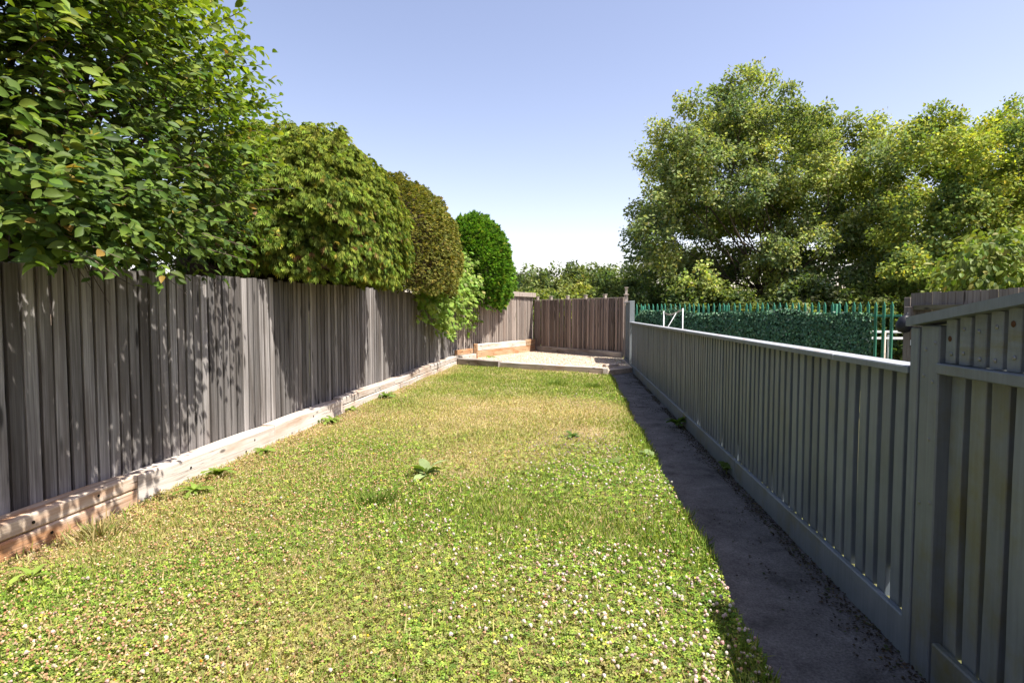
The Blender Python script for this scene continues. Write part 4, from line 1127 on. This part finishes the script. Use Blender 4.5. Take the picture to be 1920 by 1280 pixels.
# clover flower heads
PEB = ([(1, 0, 0), (-.9, .1, 0), (.1, .9, 0), (0, -1, .1), (0, .1, .6), (.1, 0, -.6)], [(0, 2, 4), (2, 1, 4), (1, 3, 4), (3, 0, 4), (2, 0, 5), (1, 2, 5), (3, 1, 5), (0, 3, 5)])
def head_template():
    V = []; F = []; rows = [(.36, -.34), (.52, .04), (.32, .40)]; nn = 6
    for j, (q, z) in enumerate(rows):
        for i in range(nn):
            a = 2 * math.pi * (i + .5 * (j % 2)) / nn; k = 1 + .14 * (-1) ** i
            V.append((q * k * math.cos(a), q * k * math.sin(a), z))
    V += [(0, 0, -.5), (0, 0, .56)]
    for j in range(2):
        for i in range(nn):
            a = j * nn + i; b = j * nn + (i + 1) % nn
            F += [(a, b, b + nn), (a, b + nn, a + nn)]
    for i in range(nn): F += [(18, (i + 1) % nn, i), (19, 12 + i, 12 + (i + 1) % nn)]
    return V, F
HT = head_template()
x, y = scatter(25000, far=12.0); cl = clovery(x, y); keep = r.random(len(x)) < (cl - .12) * np.clip(.42 + .5 * fbm(x, y, 29, 3, 1.4), .05, 1.0); x, y, = x[keep], y[keep]; n = len(x)
dr = dryness(x, y)
P = np.stack([x, y, lawn_z(x, y) + r.uniform(.03, .06, n)], -1)
D = np.stack([r.normal(0, 1, n), r.normal(0, 1, n), r.normal(0, .2, n)], -1); Nn = np.stack([r.normal(0, .35, n), r.normal(0, .35, n), np.ones(n)], -1)
pb_ = np.clip(.55 + .8 * (dr - .25) - .32 * (x + .9) + .06 * np.clip(y - 4, 0, 6), .18, .96)
old = (r.random(n) < pb_)[:, None]
Cf = np.where(old, colmix(r, n, [(.40, .24, .13), (.52, .34, .20), (.33, .17, .09), (.55, .42, .28)], [3, 3, 2, 2]), colmix(r, n, [(.58, .48, .40), (.64, .57, .48), (.54, .37, .31)], [4, 3, 2], .12))
xo, yo = scatter(26000, far=9.5); ko = r.random(len(xo)) < np.clip(.38 + .55 * fbm(xo, yo, 43, 4, .8) - .22 * (xo + 1.2) - .10 * np.clip(yo - 5.5, 0, 4), 0, 1); xo, yo = xo[ko], yo[ko]; no = len(xo)
P = np.vstack([P, np.stack([xo, yo, lawn_z(xo, yo) + r.uniform(.018, .048, no)], -1)]); D = np.vstack([D, r.normal(0, 1, (no, 3)) * (1, 1, .2)]); Nn = np.vstack([Nn, r.normal(0, .4, (no, 3)) + (0, 0, 1)])
Cf = np.vstack([Cf, colmix(r, no, [(.46, .29, .15), (.56, .39, .22), (.36, .19, .09), (.58, .45, .29)], [3, 3, 1.6, 2])]); old = np.vstack([old, np.ones((no, 1), bool)]); n = len(P)
sz = np.where(old[:, 0], r.uniform(.009, .016, n), r.uniform(.010, .021, n))
ok_ = old[:, 0]
HT2 = (np.array(PEB[0]) * (.55, .55, .9), PEB[1])
p1_ = place(P[~ok_], D[~ok_], Nn[~ok_], sz[~ok_], *HT, Cf[~ok_]); p2_ = place(P[ok_], D[ok_], Nn[ok_], sz[ok_], *HT2, Cf[ok_])
V, F, C = join([p1_, p2_])
tag(obj('clover_flowers', np_mesh('clover_flowers', V, F, M['flower'], C)), 'white, pink and browned clover flower heads dotted over the near lawn', 'flowers', kind='stuff')
# a few yellow trefoil flowers and mauve self-heal
x, y = scatter(420, far=8); n = len(x)
P = np.stack([x, y, lawn_z(x, y) + .045], -1); D = r.normal(0, 1, (n, 3)); Nn = np.tile((0, 0, 1.0), (n, 1)) + r.normal(0, .3, (n, 3))
k = r.random(n) < .14
x2 = r.normal(-.05, .28, 260); y2 = r.normal(6.3, .45, 260); P2 = np.stack([x2, y2, np.full(260, .045)], -1)
Pm = np.vstack([P[k], P2]); n = len(Pm)
Cm = np.vstack([colmix(r, int(k.sum()), [(.75, .5, .03), (.7, .3, .02)], [3, 1]), colmix(r, 260, [(.28, .2, .3), (.34, .25, .3), (.25, .14, .12)], [3, 2, 2])])
V, F, C = place(Pm, r.normal(0, 1, (n, 3)), np.tile((0, 0, 1.0), (n, 1)) + r.normal(0, .3, (n, 3)), r.uniform(.008, .013, n), *HT, Cm)
tag(obj('wild_flowers', np_mesh('wild_flowers', V, F, M['flower'], C)), 'small yellow and mauve wild flowers scattered in the lawn', 'flowers', kind='stuff')
# bare soil crumbs along the sleepers, pebbles on the bed, litter on the path
def in_poly(x, y, poly):
    c = np.zeros(len(x), bool); j = len(poly) - 1
    for i in range(len(poly)):
        xi, yi = poly[i]; xj, yj = poly[j]
        c ^= ((yi > y) != (yj > y)) & (x < (xj - xi) * (y - yi) / (yj - yi + 1e-12) + xi); j = i
    return c
x = r.uniform(-3.5, 1.4, 15000); y = r.uniform(14, 21.3, 15000); k = in_poly(x, y, [(-3.3, 16.45), (.6, 14.4), (1.3, 15.1), (1.3, 17.9), (-1.6, 21.0), (-3.1, 17.6)]); x, y = x[k], y[k]; n = len(x)
P = np.stack([x, y, .104 + r.uniform(0, .012, n)], -1)
V, F, C = place(P, r.normal(0, 1, (n, 3)) * (1, 1, .2), np.tile((0, 0, 1.0), (n, 1)) + r.normal(0, .3, (n, 3)), r.uniform(.009, .02, n), *PEB, colmix(r, n, [(.62, .52, .38), (.7, .62, .5), (.5, .36, .23), (.55, .5, .45)], [4, 4, 2, 2]))
tag(obj('gravel', np_mesh('gravel', V, F, M['flower'], C)), 'pale beige gravel stones filling the raised bed', 'gravel', kind='stuff')
n = 5200
y = r.uniform(1.2, 14.5, n) ** 1.0; x = 1.380 + (15 - y) * .0052 - np.abs(r.normal(0, .06, n)) - (r.random(n) < .3) * r.uniform(0, .5, n) * r.random(n)
cl_ = fbm(x * 2, y, 17, 3, 1.3) > -.05 - .5 * (x > 1.33); x, y = x[cl_], y[cl_]; n = len(x)
P = np.stack([x, y, np.full(n, -.022) + r.uniform(0, .008, n)], -1)
V, F, C = place(P, r.normal(0, 1, (n, 3)) * (1, 1, .1), np.tile((0, 0, 1.0), (n, 1)) + r.normal(0, .35, (n, 3)), np.stack([r.uniform(.004, .010, n), r.uniform(.005, .014, n), r.uniform(.003, .006, n)], -1), *PEB, colmix(r, n, [(.04, .035, .028), (.07, .055, .035), (.12, .1, .05), (.06, .075, .03)], [5, 3, 1, 2]))
tag(obj('leaf_litter', np_mesh('leaf_litter', V, F, M['flower'], C)), 'dark moss crumbs and leaf litter along the fence side of the path', 'litter', kind='stuff')
n = 3000
y = r.uniform(2.6, 16, n); x = LAWN_X0 + np.abs(r.normal(0, .12, n)) + .01; k = fbm(x, y, 19, 3, 1.0) > -.2; x, y = x[k], y[k]; n = len(x)
P = np.stack([x, y, lawn_z(x, y) + .006], -1)
V, F, C = place(P, r.normal(0, 1, (n, 3)) * (1, 1, .2), np.tile((0, 0, 1.0), (n, 1)) + r.normal(0, .3, (n, 3)), r.uniform(.006, .02, n), *PEB, colmix(r, n, [(.38, .27, .16), (.45, .34, .22), (.3, .19, .1)], [3, 3, 2]))
tag(obj('dry_soil', np_mesh('dry_soil', V, F, M['flower'], C)), 'crumbly tan soil along the foot of the sleepers', 'soil', kind='stuff')

# ------------------------------------------------------------------ weeds
def weed_leaf(colr, seed, width=.5):
    r = np.random.default_rng(seed)
    rows = [(0, .05), (.2, .16), (.45, width * .5), (.7, width * .42), (.9, .13), (1.0, .01)]
    V = []; F = []
    for j, (t, w) in enumerate(rows):
        z = .45 * t - .62 * t * t
        for sx in (-1, 0, 1): V.append((sx * w, t, z + .10 * w * abs(sx) + r.normal(0, .012) * abs(sx)))
    for j in range(len(rows) - 1):
        for k in (0, 1):
            a = j * 3 + k; F.append((a, a + 1, a + 4, a + 3))
    C = np.tile(colr, (len(V), 1)) * (1 + r.normal(0, .08, (len(V), 1)))
    return np_mesh('leaf', V, F, M['leaf_soft'], C)
def weed(name, label, pos, leaves, length, colr, width, seed, up=.5, group=None):
    r = np.random.default_rng(seed)
    root = thing(name, label, 'plant', (pos[0], pos[1], 0.0), group)
    ms = [weed_leaf(np.array(colr) * s_, seed + i, width) for i, s_ in enumerate((1, 1.2, .8))]
    obj('stem', MB().tube([(0, 0, -.02), (.004, 0, length * .35 * up + .02)], [.008, .005], 6).mesh('stem', M['leaf_soft'] if False else plain('weed_stem', (.12, .15, .04))), root)
    for i in range(leaves):
        a = 2.4 * i + r.normal(0, .3); s_ = length * r.uniform(.6, 1.15)
        obj('leaf', ms[i % 3], root, (.01 * math.cos(a), .01 * math.sin(a), .01 + up * length * .3 * r.random()), (r.uniform(.0, .75) * up + .1, r.normal(0, .2), a), (s_, s_, s_))
    return root
G1, G2 = (.2, .28, .055), (.15, .23, .06)
weed('dock_plant', 'broad-leaved grey-green dock plant standing alone in the dry middle of the lawn', at_z(800, 897), 12, .21, (.30, .38, .17), .5, 801, 1.0)
weed('weed', 'small dark green bushy weed on the right half of the lawn', at_z(1072, 822), 16, .12, (.09, .16, .035), .5, 802, .9)
weed('weed', 'flat narrow-leaved rosette beside the mauve flowers near the path', at_z(1145, 872), 9, .15, (.2, .25, .08), .34, 803, .3)
weed('weed', 'two-bladed bright weed in front of the near split sleeper', at_z(60, 1088), 7, .15, (.26, .35, .07), .2, 804, .55)
weed('weed', 'leafy dandelion clump at the joint after the split sleeper', at_z(365, 925), 20, .15, G1, .2, 805, .45)
weed('weed', 'upright dandelion clump just beyond the sleeper joint', at_z(408, 893), 20, .15, G1, .2, 806, .8)
weed('weed', 'dandelion clump under the middle of the single-height sleepers', at_z(497, 850), 18, .14, G1, .22, 807, .5)
weed('weed', 'spreading weed clump where the sleepers become two high', at_z(620, 793), 26, .18, G1, .22, 808, .5)
weed('weed', 'small weed clump beside the stacked sleepers past the spreading clump', at_z(655, 770), 20, .16, G1, .24, 809, .6)
weed('weed', 'bushy weed against the stacked sleepers before the shaded stretch', at_z(723, 748), 26, .18, (.17, .26, .06), .3, 810, .8)
weed('weed', 'pale leafy weed on the lawn edge overhanging the path', at_z(1212, 858), 14, .13, (.26, .34, .14), .6, 811, .7)
weed('weed', 'green weed growing at the foot of the low painted fence', at_z(1272, 800, -.02), 14, .16, (.09, .16, .03), .5, 812, .8)
weed('weed', 'tiny weed tuft at the fence foot nearer the tall panel', at_z(1362, 888, -.02), 10, .11, (.10, .16, .03), .5, 813, .8)
weed('weed', 'flat green sprig lying on the pale gravel', at_z(918, 670, .11) , 6, .22, (.16, .25, .05), .34, 814, .25)['kind_note'] = 0
w = bpy.data.objects
for o in [o for o in bpy.data.objects if 'kind_note' in o.keys()]:
    del o['kind_note']; o.location.z = .105
# tussocks: longer green grass
def tussock(label, pos, n, h, seed, spread=.06, dry=0.0):
    r = np.random.default_rng(seed)
    root = thing('grass_tussock', label, 'grass tuft', (pos[0], pos[1], 0))
    a = r.uniform(0, 6.28, n); q = np.abs(r.normal(0, spread, n))
    P = np.stack([q * np.cos(a), q * np.sin(a), np.zeros(n)], -1)
    D = np.stack([np.cos(a) * .5 + r.normal(0, .25, n), np.sin(a) * .5 + r.normal(0, .25, n), np.ones(n)], -1); Nn = r.normal(0, 1, (n, 3)) * (1, 1, .3)
    ln = r.uniform(.5, 1.1, n) * h
    C = colmix(r, n, [(.13, .20, .035), (.18, .25, .05), (.34, .29, .13)], [4, 3, dry + .01])
    V, F, C = place(P, D, Nn, np.stack([np.full(n, .0032), ln, ln * .5], -1), *BL, C)
    tag(obj('blades', np_mesh('blades', V, F, M['grass'], C), root), kind='stuff')
tussock('tuft of longer bright grass in the clover left of the lawn centre', at_z(705, 945), 380, .12, 821, .11)
tussock('feathery straw grass tuft leaning over the path edge', at_z(1288, 975), 40, .11, 822, .04, 5)
tussock('dark green grass tuft near the front sleepers and the path', at_z(1112, 727), 300, .13, 823, .16)
tussock('dark green grass tuft beside the other one near the front sleepers', at_z(1040, 722), 320, .13, 824, .18)
tussock('dry straw grass tuft against the near split sleeper', at_z(185, 1003), 160, .13, 825, .10, 30)

# ------------------------------------------------------------------ unseen house behind the camera, added to darken surfaces facing it
house = thing('unseen_brick_house', 'unseen brown brick house with white windows and patio door, added behind the camera to block sky light', 'house', (-1.0, -7.0, -.07))
m_br, nt_b, out_b = nodes('house_brick')
tc_ = N(nt_b, 'ShaderNodeTexCoord'); bt_ = N(nt_b, 'ShaderNodeTexBrick', Scale=4.4)
bt_.inputs['Color1'].default_value = (.22, .12, .08, 1); bt_.inputs['Color2'].default_value = (.28, .16, .10, 1); bt_.inputs['Mortar'].default_value = (.33, .3, .26, 1)
mpb = N(nt_b, 'ShaderNodeMapping'); mpb.inputs['Rotation'].default_value = (math.pi / 2, 0, 0)
nt_b.links.new(tc_.outputs['Object'], mpb.inputs[0]); nt_b.links.new(mpb.outputs[0], bt_.inputs['Vector'])
bb_ = N(nt_b, 'ShaderNodeBsdfPrincipled', Roughness=.9); nt_b.links.new(bt_.outputs['Color'], bb_.inputs['Base Color']); nt_b.links.new(bb_.outputs[0], out_b.inputs[0])
obj('wall', MB().box((-5, -3, 0), (5, 3, 5.2)).mesh('wall', m_br), house)
obj('roof', MB().add([(-5.3, -3.4, 5.22), (5.3, -3.4, 5.22), (5.3, 3.4, 5.22), (-5.3, 3.4, 5.22), (-5.3, 0, 7.4), (5.3, 0, 7.4)], [(0, 3, 2, 1), (0, 1, 5, 4), (2, 3, 4, 5), (0, 4, 3), (1, 2, 5)]).mesh('roof', plain('roof_tiles', (.16, .09, .07), .8, var=.3)), house)
m_gl = plain('window_glass', (.03, .035, .04), .08, var=.1, spec=.6)
for (xx, zz, ww, hh) in ((-3.2, 3.1, 1.6, 1.2), (1.4, 3.1, 1.6, 1.2), (2.4, .95, 1.4, 1.2)):
    wf = obj('window', MB().box((xx, 3.002, zz), (xx + ww, 3.05, zz + hh), .01).mesh('window', M['white']), house)
    for i in (0, 1): obj('pane', MB().box((xx + .07 + i * (ww - .07) / 2, 3.052, zz + .07), (xx + (i + 1) * (ww - .07) / 2, 3.058, zz + hh - .07)).mesh('pane', m_gl), wf)
dr_ = obj('door', MB().box((-2.6, 3.002, 0), (-.8, 3.05, 2.1), .01).mesh('door', M['white']), house)
for i in (0, 1): obj('pane', MB().box((-2.5 + i * .87, 3.052, .12), (-1.77 + i * .87, 3.058, 1.98)).mesh('pane', m_gl), dr_)
obj('handle', MB().tube([(-1.74, 3.052, 1.02), (-1.74, 3.1, 1.02), (-1.62, 3.1, 1.02)], .012, 6).mesh('handle', M['screw']), dr_)
